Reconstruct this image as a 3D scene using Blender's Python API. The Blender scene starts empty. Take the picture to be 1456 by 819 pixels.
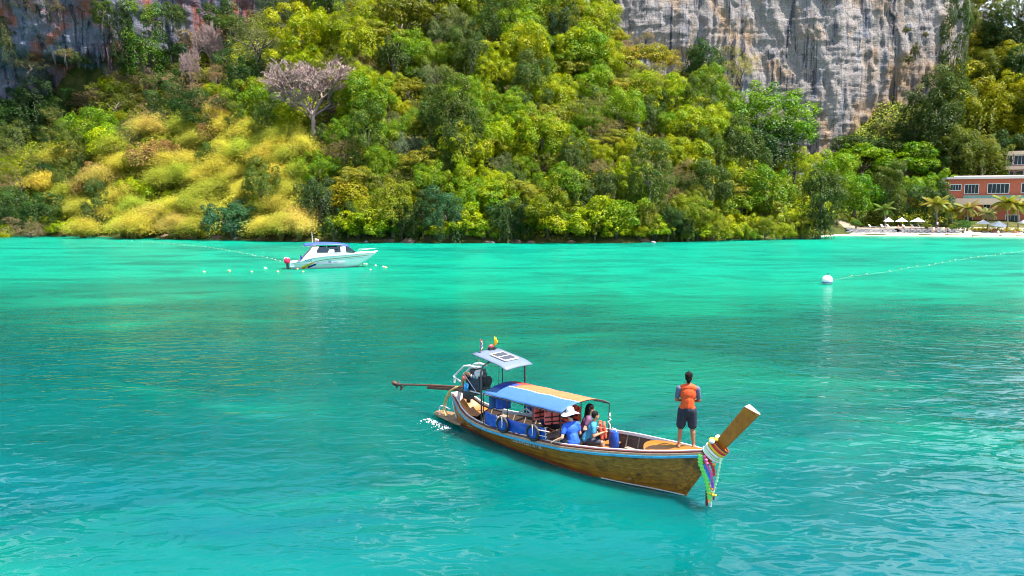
import bpy, bmesh, math, random
import numpy as np
from mathutils import Vector, Matrix, Euler

# ------------------------------------------------------------------ camera, sky, sun, exposure
scene = bpy.context.scene
CAM_H = 7.05
PITCH = math.atan(119.5 / 1000.0)
cam_data = bpy.data.cameras.new('camera')
cam_data.sensor_width = 36.0
cam_data.lens = 36.0 * 1000.0 / 1456.0
cam_data.clip_end = 3000.0
cam = bpy.data.objects.new('camera', cam_data)
cam.location = (0, 0, CAM_H)
cam.rotation_euler = (math.pi / 2 - PITCH, 0, 0)
scene.collection.objects.link(cam)
scene.camera = cam

SUN_ELEV, SUN_AZ = math.radians(66.0), math.radians(108.0)      # azimuth clockwise from +Y (the view direction)
world = bpy.data.worlds.new('World')
scene.world = world
world.use_nodes = True
wn = world.node_tree
sky = wn.nodes.new('ShaderNodeTexSky')
sky.sky_type = 'NISHITA'
sky.sun_disc = False
sky.sun_elevation = SUN_ELEV
sky.sun_rotation = SUN_AZ
sky.air_density = 1.0
sky.dust_density = 0.6
# fair-weather clouds spread evenly over the whole sky
wtc = wn.nodes.new('ShaderNodeTexCoord')
wmp = wn.nodes.new('ShaderNodeMapping'); wmp.inputs['Scale'].default_value = (1, 1, 2.2)
wnz = wn.nodes.new('ShaderNodeTexNoise'); wnz.inputs['Scale'].default_value = 3.2; wnz.inputs['Detail'].default_value = 7; wnz.inputs['Roughness'].default_value = .58
wrg = wn.nodes.new('ShaderNodeMapRange'); wrg.inputs['From Min'].default_value = .50; wrg.inputs['From Max'].default_value = .66
wmx = wn.nodes.new('ShaderNodeMix'); wmx.data_type = 'RGBA'; wmx.inputs[7].default_value = (9.0, 9.4, 10.4, 1)
wn.links.new(wtc.outputs['Generated'], wmp.inputs[0]); wn.links.new(wmp.outputs[0], wnz.inputs['Vector']); wn.links.new(wnz.outputs[0], wrg.inputs['Value'])
wn.links.new(wrg.outputs[0], wmx.inputs[0]); wn.links.new(sky.outputs[0], wmx.inputs[6]); wn.links.new(wmx.outputs[2], wn.nodes['Background'].inputs[0])
wn.nodes['Background'].inputs[1].default_value = 0.10

sun_data = bpy.data.lights.new('sun', 'SUN')
sun_data.energy = 5.0
sun_data.angle = math.radians(0.53)
sun_data.color = (1.0, 0.955, 0.87)
sun = bpy.data.objects.new('sun', sun_data)
to_sun = Vector((math.sin(SUN_AZ) * math.cos(SUN_ELEV), math.cos(SUN_AZ) * math.cos(SUN_ELEV), math.sin(SUN_ELEV)))
sun.rotation_euler = (-to_sun).to_track_quat('-Z', 'Y').to_euler()
sun.location = (60, 40, 200)
scene.collection.objects.link(sun)

scene.view_settings.view_transform = 'Standard'
scene.view_settings.look = 'None'
scene.view_settings.gamma = 1.0
scene.view_settings.exposure = 1.6
scene.view_settings.use_curve_mapping = False
scene.cycles.max_bounces = 8
scene.cycles.diffuse_bounces = 3
scene.cycles.glossy_bounces = 3
scene.cycles.transmission_bounces = 4
scene.cycles.transparent_max_bounces = 6
scene.cycles.use_denoising = True
scene.cycles.filter_width = 1.05

# ------------------------------------------------------------------ helpers
COL = scene.collection
PI = math.pi
R = math.radians
rnd = random.Random(7)

def tag(o, label=None, cat=None, group=None, kind=None):
    if label: o['label'] = label
    if cat: o['category'] = cat
    if group: o['group'] = group
    if kind: o['kind'] = kind
    return o

def empty(name, loc=(0, 0, 0), rz=0.0, label=None, cat=None, group=None, parent=None):
    o = bpy.data.objects.new(name, None)
    o.empty_display_size = 0.2
    o.location = loc
    o.rotation_euler = (0, 0, rz)
    COL.objects.link(o)
    if parent: o.parent = parent
    return tag(o, label, cat, group)

def copy_tree(o, parent=None):
    c = o.copy()
    COL.objects.link(c)
    c.parent = parent
    for ch in o.children:
        copy_tree(ch, c)
    return c

def place(name, me, parent=None, loc=(0, 0, 0), rot=(0, 0, 0), scale=(1, 1, 1), color=None):
    o = bpy.data.objects.new(name, me)
    o.location = loc
    o.rotation_euler = rot
    o.scale = scale
    if color: o.color = (*color[:3], 1)
    COL.objects.link(o)
    if parent: o.parent = parent
    return o

class MB:
    """collects shapes, builds ONE mesh"""
    def __init__(s):
        s.v = []; s.f = []; s.mi = []; s.cur = 0
    def add(s, vs, fs):
        k = len(s.v)
        s.v += [tuple(p) for p in vs]
        s.f += [tuple(i + k for i in f) for f in fs]
        s.mi += [s.cur] * len(fs)
        return s
    def box(s, c, size, rot=None, taper=1.0):
        x, y, z = size[0] / 2, size[1] / 2, size[2] / 2
        P = [(-x, -y, -z), (x, -y, -z), (x, y, -z), (-x, y, -z), (-x * taper, -y * taper, z), (x * taper, -y * taper, z), (x * taper, y * taper, z), (-x * taper, y * taper, z)]
        M = rot if isinstance(rot, Matrix) else (Euler(rot).to_matrix() if rot else Matrix.Identity(3))
        c = Vector(c)
        return s.add([M @ Vector(p) + c for p in P], [(0, 3, 2, 1), (4, 5, 6, 7), (0, 1, 5, 4), (1, 2, 6, 5), (2, 3, 7, 6), (3, 0, 4, 7)])
    def bar(s, a, b, w, h, up=(0, 0, 1)):
        a, b = Vector(a), Vector(b)
        d = (b - a); L = d.length; d.normalize()
        side = d.cross(Vector(up))
        if side.length < 1e-4: side = d.cross(Vector((0, 1, 0)))
        side.normalize(); u = side.cross(d)
        P = []
        for q in (a, b):
            for (i, j) in ((-1, -1), (1, -1), (1, 1), (-1, 1)):
                P.append(q + side * (i * w / 2) + u * (j * h / 2))
        return s.add(P, [(0, 1, 2, 3), (7, 6, 5, 4), (0, 4, 5, 1), (1, 5, 6, 2), (2, 6, 7, 3), (3, 7, 4, 0)])
    def tube(s, pts, r, n=8, cap=True):
        pts = [Vector(p) for p in pts]
        rr = r if isinstance(r, (list, tuple)) else [r] * len(pts)
        rings = []
        prev = None
        for i, p in enumerate(pts):
            d = (pts[min(i + 1, len(pts) - 1)] - pts[max(i - 1, 0)])
            if d.length < 1e-9: d = Vector((0, 0, 1))
            d.normalize()
            if prev is None:
                a = d.cross(Vector((0, 0, 1)))
                if a.length < 1e-3: a = d.cross(Vector((1, 0, 0)))
            else:
                a = prev - d * prev.dot(d)
                if a.length < 1e-4: a = d.cross(Vector((1, 0, 0)))
            a.normalize(); prev = a
            b = d.cross(a)
            rings.append([p + (a * math.cos(2 * PI * k / n) + b * math.sin(2 * PI * k / n)) * rr[i] for k in range(n)])
        return s.loft(rings, True, cap)
    def loft(s, rings, closed=True, cap=True):
        n = len(rings[0]); vs = [p for ring in rings for p in ring]; fs = []
        for i in range(len(rings) - 1):
            for k in range(n if closed else n - 1):
                k2 = (k + 1) % n
                fs.append((i * n + k, i * n + k2, (i + 1) * n + k2, (i + 1) * n + k))
        if cap and closed:
            fs.append(tuple(range(n - 1, -1, -1)))
            fs.append(tuple((len(rings) - 1) * n + k for k in range(n)))
        return s.add(vs, fs)
    def lathe(s, prof, n=16, c=(0, 0, 0), rot=None):
        M = Euler(rot).to_matrix() if rot else Matrix.Identity(3)
        c = Vector(c)
        return s.loft([[M @ Vector((r * math.cos(2 * PI * k / n), r * math.sin(2 * PI * k / n), z)) + c for k in range(n)] for r, z in prof])
    def ell(s, c, rad, n=12, m=8, rot=None):
        M = rot if isinstance(rot, Matrix) else (Euler(rot).to_matrix() if rot else Matrix.Identity(3))
        c = Vector(c); rings = []
        for i in range(m + 1):
            t = PI * min(max(i / m, 0.02), 0.98)
            rings.append([M @ Vector((rad[0] * math.sin(t) * math.cos(2 * PI * k / n), rad[1] * math.sin(t) * math.sin(2 * PI * k / n), -rad[2] * math.cos(t))) + c for k in range(n)])
        return s.loft(rings)
    def capsule(s, a, b, ra, rb, n=10):
        a, b = Vector(a), Vector(b)
        d = b - a; L = d.length
        if L < 1e-6: return s.ell(a, (ra, ra, ra), n)
        d.normalize()
        pts = []; rr = []
        for k in range(4):
            t = PI / 2 * (1 - k / 3); pts.append(a - d * ra * math.sin(t)); rr.append(max(ra * math.cos(t), ra * .03))
        for k in range(4):
            t = PI / 2 * k / 3; pts.append(b + d * rb * math.sin(t)); rr.append(max(rb * math.cos(t), rb * .03))
        return s.tube(pts, rr, n)
    def prism(s, poly, thick, M=None):
        """poly: list of (x,y); extruded along local z by thick, transformed by M (4x4)"""
        M = M or Matrix.Identity(4)
        n = len(poly)
        vs = [M @ Vector((x, y, 0)) for x, y in poly] + [M @ Vector((x, y, thick)) for x, y in poly]
        fs = [tuple(range(n - 1, -1, -1)), tuple(range(n, 2 * n))] + [(k, (k + 1) % n, n + (k + 1) % n, n + k) for k in range(n)]
        return s.add(vs, fs)
    def mesh(s, name, mats, smooth=False, sharp=None):
        me = bpy.data.meshes.new(name)
        me.from_pydata(s.v, [], s.f)
        for m in (mats if isinstance(mats, (list, tuple)) else [mats]): me.materials.append(m)
        if any(s.mi): me.polygons.foreach_set('material_index', s.mi)
        if smooth:
            me.polygons.foreach_set('use_smooth', [True] * len(me.polygons))
            if sharp is not None: me.set_sharp_from_angle(angle=sharp)
        me.update()
        bm = bmesh.new(); bm.from_mesh(me)
        bmesh.ops.recalc_face_normals(bm, faces=bm.faces)
        bm.to_mesh(me); bm.free()
        return me
    def build(s, name, mats, parent=None, smooth=False, loc=(0, 0, 0), rz=0.0, sharp=R(40), bevel=0):
        o = place(name, s.mesh(name, mats, smooth, sharp), parent, loc, (0, 0, rz))
        if bevel:
            b = o.modifiers.new('b', 'BEVEL'); b.width = bevel; b.segments = 2; b.limit_method = 'ANGLE'
        return o

def np_mesh(name, V, Fq, mat, smooth=False, attrs=None):
    """fast mesh from numpy verts and quad/tri index array"""
    me = bpy.data.meshes.new(name)
    V = np.ascontiguousarray(V, dtype=np.float32); Fq = np.ascontiguousarray(Fq, dtype=np.int32)
    k = Fq.shape[1]
    me.vertices.add(len(V)); me.vertices.foreach_set('co', V.ravel())
    me.loops.add(Fq.size); me.loops.foreach_set('vertex_index', Fq.ravel())
    me.polygons.add(len(Fq)); me.polygons.foreach_set('loop_start', np.arange(0, Fq.size, k, dtype=np.int32))
    me.update(calc_edges=True)
    if smooth: me.polygons.foreach_set('use_smooth', np.ones(len(Fq), dtype=bool))
    if attrs:
        for an, arr in attrs.items():
            a = me.attributes.new(an, 'FLOAT', 'POINT'); a.data.foreach_set('value', np.ascontiguousarray(arr, dtype=np.float32))
    me.materials.append(mat)
    me.validate(); me.update()
    return me

def hash3(i, j, k, seed):
    h = (i.astype(np.int64) * 374761393 + j.astype(np.int64) * 668265263 + k.astype(np.int64) * 2147483647 + seed * 974634777) & 0x7fffffff
    h = ((h ^ (h >> 13)) * 1274126177) & 0x7fffffff
    h = ((h ^ (h >> 16)) * 2246822519) & 0x7fffffff
    return ((h >> 3) & 0xffff) / 65535.0

def vnoise(x, y, z=0.0, seed=1):
    x, y, z = np.broadcast_arrays(np.asarray(x, float), np.asarray(y, float), np.asarray(z, float))
    i, j, k = np.floor(x), np.floor(y), np.floor(z)
    fx, fy, fz = x - i, y - j, z - k
    fx, fy, fz = [f * f * (3 - 2 * f) for f in (fx, fy, fz)]
    out = 0
    for a in (0, 1):
        for b in (0, 1):
            for c in (0, 1):
                out = out + hash3(i + a, j + b, k + c, seed) * (fx if a else 1 - fx) * (fy if b else 1 - fy) * (fz if c else 1 - fz)
    return out

def fbm(x, y, z=0.0, seed=1, o=4):
    s = 0; a = 0.5; t = 0
    for q in range(o):
        s = s + a * vnoise(np.asarray(x) * 2 ** q, np.asarray(y) * 2 ** q, np.asarray(z) * 2 ** q, seed + q * 17); t += a; a *= .5
    return s / t

def sstep(a, b, x):
    t = np.clip((np.asarray(x, float) - a) / (b - a), 0, 1)
    return t * t * (3 - 2 * t)

# pinhole helpers used only to lay out real positions on the terrain and the water
def ray(u, v):
    x, y = (u - 728) / 1000.0, (409.5 - v) / 1000.0
    return np.array([x, math.cos(PITCH) + y * math.sin(PITCH), -math.sin(PITCH) + y * math.cos(PITCH)])
def at_z(u, v, z):
    d = ray(u, v); t = (z - CAM_H) / d[2]
    return Vector((d[0] * t, d[1] * t, z))
def at_y(u, v, Y):
    d = ray(u, v); t = Y / d[1]
    return Vector((d[0] * t, Y, CAM_H + d[2] * t))

# ------------------------------------------------------------------ materials
def nmat(name):
    m = bpy.data.materials.new(name); m.use_nodes = True
    nt = m.node_tree
    return m, nt, nt.nodes, nt.links, nt.nodes['Principled BSDF']

_mats = {}
def mat(name, col, rough=0.6, var=0.25, scale=6.0, bump=0.0, metal=0.0, spec=0.5, col2=None, stretch=(1, 1, 1), coat=0.0):
    """plain surface with procedural colour variation and fine relief"""
    if name in _mats: return _mats[name]
    m, nt, N, L, b = nmat(name)
    b.inputs['Roughness'].default_value = rough
    b.inputs['Metallic'].default_value = metal
    b.inputs['Specular IOR Level'].default_value = spec
    b.inputs['Coat Weight'].default_value = coat
    tc = N.new('ShaderNodeTexCoord'); mp = N.new('ShaderNodeMapping'); mp.inputs['Scale'].default_value = stretch
    L.new(tc.outputs['Object'], mp.inputs[0])
    nz = N.new('ShaderNodeTexNoise'); nz.inputs['Scale'].default_value = scale; nz.inputs['Detail'].default_value = 5; nz.inputs['Roughness'].default_value = .6
    L.new(mp.outputs[0], nz.inputs['Vector'])
    rp = N.new('ShaderNodeValToRGB'); rp.color_ramp.elements[0].position = .3; rp.color_ramp.elements[1].position = .7
    c2 = col2 or tuple(min(1, c * (1 + var)) for c in col)
    c1 = col if col2 else tuple(c * (1 - var) for c in col)
    rp.color_ramp.elements[0].color = (*c1, 1); rp.color_ramp.elements[1].color = (*c2, 1)
    L.new(nz.outputs[0], rp.inputs[0]); L.new(rp.outputs[0], b.inputs['Base Color'])
    if bump:
        n2 = N.new('ShaderNodeTexNoise'); n2.inputs['Scale'].default_value = scale * 4; n2.inputs['Detail'].default_value = 4
        L.new(mp.outputs[0], n2.inputs['Vector'])
        bp = N.new('ShaderNodeBump'); bp.inputs['Strength'].default_value = bump; bp.inputs['Distance'].default_value = .02
        L.new(n2.outputs[0], bp.inputs['Height']); L.new(bp.outputs[0], b.inputs['Normal'])
    _mats[name] = m
    return m

def math_node(N, L, op, a, b=None, clamp=False):
    n = N.new('ShaderNodeMath'); n.operation = op; n.use_clamp = clamp
    for i, v in enumerate((a, b)):
        if v is None: continue
        if isinstance(v, (int, float)): n.inputs[i].default_value = v
        else: L.new(v, n.inputs[i])
    return n.outputs[0]

def mixc(N, L, f, a, b, mode='MIX'):
    n = N.new('ShaderNodeMix'); n.data_type = 'RGBA'; n.blend_type = mode
    for k, v in ((0, f), (6, a), (7, b)):
        if isinstance(v, (int, float)): n.inputs[k].default_value = v
        elif isinstance(v, tuple): n.inputs[k].default_value = (*v[:3], 1)
        else: L.new(v, n.inputs[k])
    return n.outputs[2]
# ------------------------------------------------------------------ terrain shape
SH_X = [-400, -250, -160, -117, -78, -44, -10, 22, 50, 64, 72, 90, 104, 112, 122, 140, 180, 300]
SH_Y = [190, 178, 171, 162, 148, 134, 127, 129, 142, 151, 157, 158.5, 154.5, 151, 146, 136, 120, 100]
def shore(x): return np.interp(x, SH_X, SH_Y)

def terrain(x, y):
    x = np.asarray(x, float); y = np.asarray(y, float)
    ys = shore(x) + (vnoise(x * .16, 3.3, 0, 5) - .5) * 4 * (1 - sstep(62, 72, x))
    d = y - ys
    n = (fbm(x * .045, y * .045, 0, 11) - .5)
    # the wooded hill
    hill = np.where(d < 2.5, d * .55, 1.4 + (d - 2.5) * .76) + n * 9 * sstep(2, 20, d)
    cap = np.interp(x, [-400, -60, 8, 22, 33, 50, 62, 70, 77, 86], [150, 150, 120, 66, 49, 38, 27, 16, 7, 2.0])
    k = 5.0
    hill = -k * np.logaddexp(-hill / k, -cap / k)
    hill = np.where(d > 0, np.maximum(hill, np.minimum(d * .5, .6)), hill)
    # the cove behind the beach, up to the foot of the cliff
    cove = np.where(d < 14, d * .085, 1.19 + (d - 14) * .10) + sstep(178, 212, y) * 8 + n * 2.0 * sstep(15, 30, d)
    cove = np.where(x > 58, cove, d * .05)
    # the right-hand hill
    q = (y - 186) + (x - 122) * .42
    rcap = np.interp(x, [60, 132, 143, 155, 166, 190, 300], [90, 88, 80, 71, 62, 52, 30])
    rh = np.where(x > 98, 5 + q * .95 + n * 10 * sstep(0, 20, q), -9)
    rh = -k * np.logaddexp(-rh / k, -rcap / k)
    # the mass behind the big cliff
    mass = 104 * sstep(221, 229, y) * sstep(28, 40, x) * (1 - sstep(134, 150, x))
    # step up behind the left cliff
    lm = 70 * sstep(209, 216, y) * (1 - sstep(-116, -100, x)) + 0
    hill = np.where(x < -95, np.maximum(hill, np.where(lm > 20, lm + 10, hill)), hill)
    z = np.maximum(np.maximum(hill, cove), np.maximum(rh, mass)) - .30 * sstep(64, 70, x) * (1 - sstep(14, 17, d))
    return np.where(d < 0, np.maximum(d * .12, -3.0), z)

def cast(u, v, far=330.0):
    """first hit of a view ray with the terrain -> (x, y, z) or None"""
    d = ray(u, v); t = np.arange(100, far, .5) / d[1]
    px, py, pz = d[0] * t, d[1] * t, CAM_H + d[2] * t
    hit = np.nonzero(pz < terrain(px, py))[0]
    if len(hit) == 0: return None
    i = hit[0]
    return float(px[i]), float(py[i]), float(terrain(px[i], py[i]))

# hillside material: dark leaf litter, earth, rock
m, nt, N, L, b = nmat('hillside_soil')
geo = N.new('ShaderNodeNewGeometry')
nz = N.new('ShaderNodeTexNoise'); nz.inputs['Scale'].default_value = .35; nz.inputs['Detail'].default_value = 8
L.new(geo.outputs['Position'], nz.inputs['Vector'])
rp = N.new('ShaderNodeValToRGB'); e = rp.color_ramp.elements
e[0].position = .35; e[0].color = (.028, .04, .010, 1); e[1].position = .65; e[1].color = (.10, .085, .03, 1)
x = e.new(.5); x.color = (.05, .06, .014, 1)
L.new(nz.outputs[0], rp.inputs[0]); L.new(rp.outputs[0], b.inputs['Base Color'])
b.inputs['Roughness'].default_value = .95; b.inputs['Specular IOR Level'].default_value = .1
M_SOIL = m

gx = np.arange(-330, 301, 2.5); gy = np.concatenate([np.arange(96, 180, 1.5), np.arange(180, 300, 2.5), np.arange(300, 420, 12)])
X, Y = np.meshgrid(gx, gy)
Z = terrain(X, Y)
V = np.stack([X.ravel(), Y.ravel(), Z.ravel()], 1)
def grid_faces(nr, nc):
    i = np.arange(nr - 1)[:, None] * nc + np.arange(nc - 1)[None, :]
    return np.stack([i, i + 1, i + nc + 1, i + nc], -1).reshape(-1, 4)
Fq = grid_faces(len(gy), len(gx))
# keep what rises from the water (the beach sheet is separate)
tag(place('hillside', np_mesh('hillside', V, Fq, M_SOIL, True)), 'steep wooded hillside of dark soil and leaf litter above the bay', kind='structure')

# beach sand
m, nt, N, L, b = nmat('beach_sand')
geo = N.new('ShaderNodeNewGeometry'); sep = N.new('ShaderNodeSeparateXYZ'); L.new(geo.outputs['Position'], sep.inputs[0])
nz = N.new('ShaderNodeTexNoise'); nz.inputs['Scale'].default_value = 1.3; nz.inputs['Detail'].default_value = 8
L.new(geo.outputs['Position'], nz.inputs['Vector'])
rp = N.new('ShaderNodeValToRGB'); e = rp.color_ramp.elements
e[0].position = .3; e[0].color = (.52, .46, .38, 1); e[1].position = .7; e[1].color = (.68, .62, .53, 1)
L.new(nz.outputs[0], rp.inputs[0])
L.new(rp.outputs[0], b.inputs['Base Color']); b.inputs['Roughness'].default_value = .9; b.inputs['Specular IOR Level'].default_value = .15
bp = N.new('ShaderNodeBump'); bp.inputs['Strength'].default_value = .4; bp.inputs['Distance'].default_value = .1
L.new(nz.outputs[0], bp.inputs['Height']); L.new(bp.outputs[0], b.inputs['Normal'])
M_SAND = m
bx = np.arange(66, 190, 1.0); bd = np.arange(-6, 17, .75)
X, D = np.meshgrid(bx, bd); Y = shore(X) + D
Z = np.where(D < 0, D * .12, D * .085) + .06 + .10 * fbm(X * .4, Y * .4, 0, 9) * sstep(0, 3, D)
tag(place('beach', np_mesh('beach', np.stack([X.ravel(), Y.ravel(), Z.ravel()], 1), grid_faces(len(bd), len(bx)), M_SAND, True)), 'pale sand beach in the cove at the right', kind='structure')

# ------------------------------------------------------------------ water
m, nt, N, L, b = nmat('sea_water')
geo = N.new('ShaderNodeNewGeometry')
sep = N.new('ShaderNodeSeparateXYZ'); L.new(geo.outputs['Position'], sep.inputs[0])
def noise(scale, sc, detail=3, rough=.5, dist=0.0, rot=0.0, loc=(0, 0, 0)):
    mp = N.new('ShaderNodeMapping'); mp.inputs['Scale'].default_value = (scale * sc[0], scale * sc[1], scale); mp.inputs['Rotation'].default_value = (0, 0, rot); mp.inputs['Location'].default_value = loc
    L.new(geo.outputs['Position'], mp.inputs[0])
    n = N.new('ShaderNodeTexNoise'); n.inputs['Scale'].default_value = 1; n.inputs['Detail'].default_value = detail; n.inputs['Roughness'].default_value = rough; n.inputs['Distortion'].default_value = dist
    L.new(mp.outputs[0], n.inputs['Vector'])
    return n.outputs[0]
# depth of the sea bed: deep and blue near the camera, a reef band, then shallow sand towards the shore
big = noise(.050, (.6, 1.5), 6, .62, .9)
wob = math_node(N, L, 'MULTIPLY', math_node(N, L, 'SUBTRACT', big, .5), 52.0)
tilt = math_node(N, L, 'MULTIPLY', sep.outputs[0], .13)
yy = math_node(N, L, 'ADD', math_node(N, L, 'ADD', sep.outputs[1], wob), tilt)
tt = math_node(N, L, 'DIVIDE', yy, 160.0, True)
rp = N.new('ShaderNodeValToRGB'); e = rp.color_ramp.elements
stops = [(.02, (.0003, .074, .092)), (.10, (.0003, .076, .083)), (.15, (.0003, .072, .067)), (.20, (.0003, .066, .054)), (.25, (.0003, .072, .054)),
         (.31, (.0003, .125, .080)), (.37, (.0003, .190, .118)), (.60, (.0003, .195, .128)), (.95, (.002, .215, .140))]
e[0].position, e[0].color = stops[0][0], (*stops[0][1], 1)
e[1].position, e[1].color = stops[-1][0], (*stops[-1][1], 1)
for p, c in stops[1:-1]:
    q = e.new(p); q.color = (*c, 1)
L.new(tt, rp.inputs[0])
# reef and seagrass patches on the bottom, and paler sand patches
pat = noise(.16, (.45, 1.0), 5, .62, 1.2, .1, (3, 7, 0))
r2 = N.new('ShaderNodeMapRange'); r2.inputs['From Min'].default_value = .46; r2.inputs['From Max'].default_value = .66; L.new(pat, r2.inputs['Value'])
pat2 = noise(.040, (.45, 1.5), 5, .62, 1.0, .06, (8, 3, 0))
r4 = N.new('ShaderNodeMapRange'); r4.inputs['From Min'].default_value = .50; r4.inputs['From Max'].default_value = .60; L.new(pat2, r4.inputs['Value'])
c0 = mixc(N, L, math_node(N, L, 'MULTIPLY', r4.outputs[0], .42), rp.outputs[0], (.0004, .078, .060))
c1 = mixc(N, L, math_node(N, L, 'MULTIPLY', r2.outputs[0], .60), c0, (.0004, .052, .044))
pal = noise(.085, (.5, 1.1), 4, .6, .8, -.1, (11, 2, 0))
r3 = N.new('ShaderNodeMapRange'); r3.inputs['From Min'].default_value = .55; r3.inputs['From Max'].default_value = .72; L.new(pal, r3.inputs['Value'])
c2 = mixc(N, L, math_node(N, L, 'MULTIPLY', r3.outputs[0], .40), c1, (.001, .225, .122))
# the last metres over sand off the beach
sx = N.new('ShaderNodeMapRange'); sx.inputs['From Min'].default_value = 66; sx.inputs['From Max'].default_value = 92; L.new(sep.outputs[0], sx.inputs['Value'])
# distance to the beach line, approximated by y + 0.3 * x
sb = math_node(N, L, 'ADD', sep.outputs[1], math_node(N, L, 'MULTIPLY', math_node(N, L, 'MAXIMUM', math_node(N, L, 'SUBTRACT', sep.outputs[0], 90), 0), .36))
sy = N.new('ShaderNodeMapRange'); sy.inputs['From Min'].default_value = 141; sy.inputs['From Max'].default_value = 159; L.new(sb, sy.inputs['Value'])
fs = math_node(N, L, 'MULTIPLY', sx.outputs[0], math_node(N, L, 'POWER', sy.outputs[0], 2.0))
c3 = mixc(N, L, fs, c2, (.22, .30, .21))
L.new(c3, b.inputs['Base Color'])
b.inputs['IOR'].default_value = 1.33
b.subsurface_method = 'BURLEY'
b.inputs['Subsurface Weight'].default_value = 1.0
b.inputs['Subsurface Radius'].default_value = (.4, 1.0, 1.0)
b.inputs['Subsurface Scale'].default_value = 1.1
sp_ = N.new('ShaderNodeMapRange'); sp_.inputs['From Min'].default_value = 17; sp_.inputs['From Max'].default_value = 46; sp_.inputs['To Min'].default_value = .32; sp_.inputs['To Max'].default_value = .08
L.new(sep.outputs[1], sp_.inputs['Value']); L.new(sp_.outputs[0], b.inputs['Specular IOR Level'])
rg_ = N.new('ShaderNodeMapRange'); rg_.inputs['From Min'].default_value = 20; rg_.inputs['From Max'].default_value = 75; rg_.inputs['To Min'].default_value = .012; rg_.inputs['To Max'].default_value = .34   # chop too fine to resolve far away
L.new(sep.outputs[1], rg_.inputs['Value']); L.new(rg_.outputs[0], b.inputs['Roughness'])
# waves: long swell-like ripples, wind chop and fine ripples; a breeze roughens the right side
w1 = noise(.50, (.9, 1.6), 1, .45, .6, R(24))
w2 = noise(1.35, (.9, 1.6), 1, .5, .8, R(18), (5, 5, 0))
w3 = noise(5.0, (.7, 1.5), 1, .5, .3, R(-8), (2, 9, 0))
gust = noise(.05, (1, 1), 2, .5, 0, 0, (20, 1, 0))
gx2 = N.new('ShaderNodeMapRange'); gx2.inputs['From Min'].default_value = -2; gx2.inputs['From Max'].default_value = 14; gx2.inputs['To Min'].default_value = .66; gx2.inputs['To Max'].default_value = 1.25
L.new(sep.outputs[0], gx2.inputs['Value'])
amp = math_node(N, L, 'MULTIPLY', gx2.outputs[0], math_node(N, L, 'ADD', gust, .5))
hgt = math_node(N, L, 'ADD', math_node(N, L, 'MULTIPLY', w1, 1.0), math_node(N, L, 'ADD', math_node(N, L, 'MULTIPLY', w2, .50), math_node(N, L, 'MULTIPLY', w3, .018)))
hgt = math_node(N, L, 'MULTIPLY', hgt, amp)
bp = N.new('ShaderNodeBump'); bp.inputs['Strength'].default_value = 1.0; bp.inputs['Distance'].default_value = .085
L.new(hgt, bp.inputs['Height']); L.new(bp.outputs[0], b.inputs['Normal'])
M_WATER = m
wx = np.concatenate([np.linspace(-500, -130, 8), np.linspace(-120, 190, 63), np.linspace(200, 500, 7)])
wy = np.concatenate([np.linspace(-300, 0, 5), np.linspace(5, 175, 69), np.linspace(180, 240, 5)])
X, Y = np.meshgrid(wx, wy)
tag(place('sea', np_mesh('sea', np.stack([X.ravel(), Y.ravel(), 0 * X.ravel()], 1), grid_faces(len(wy), len(wx)), M_WATER, True)), 'turquoise bay water over sand and dark reef patches', kind='structure')

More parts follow.
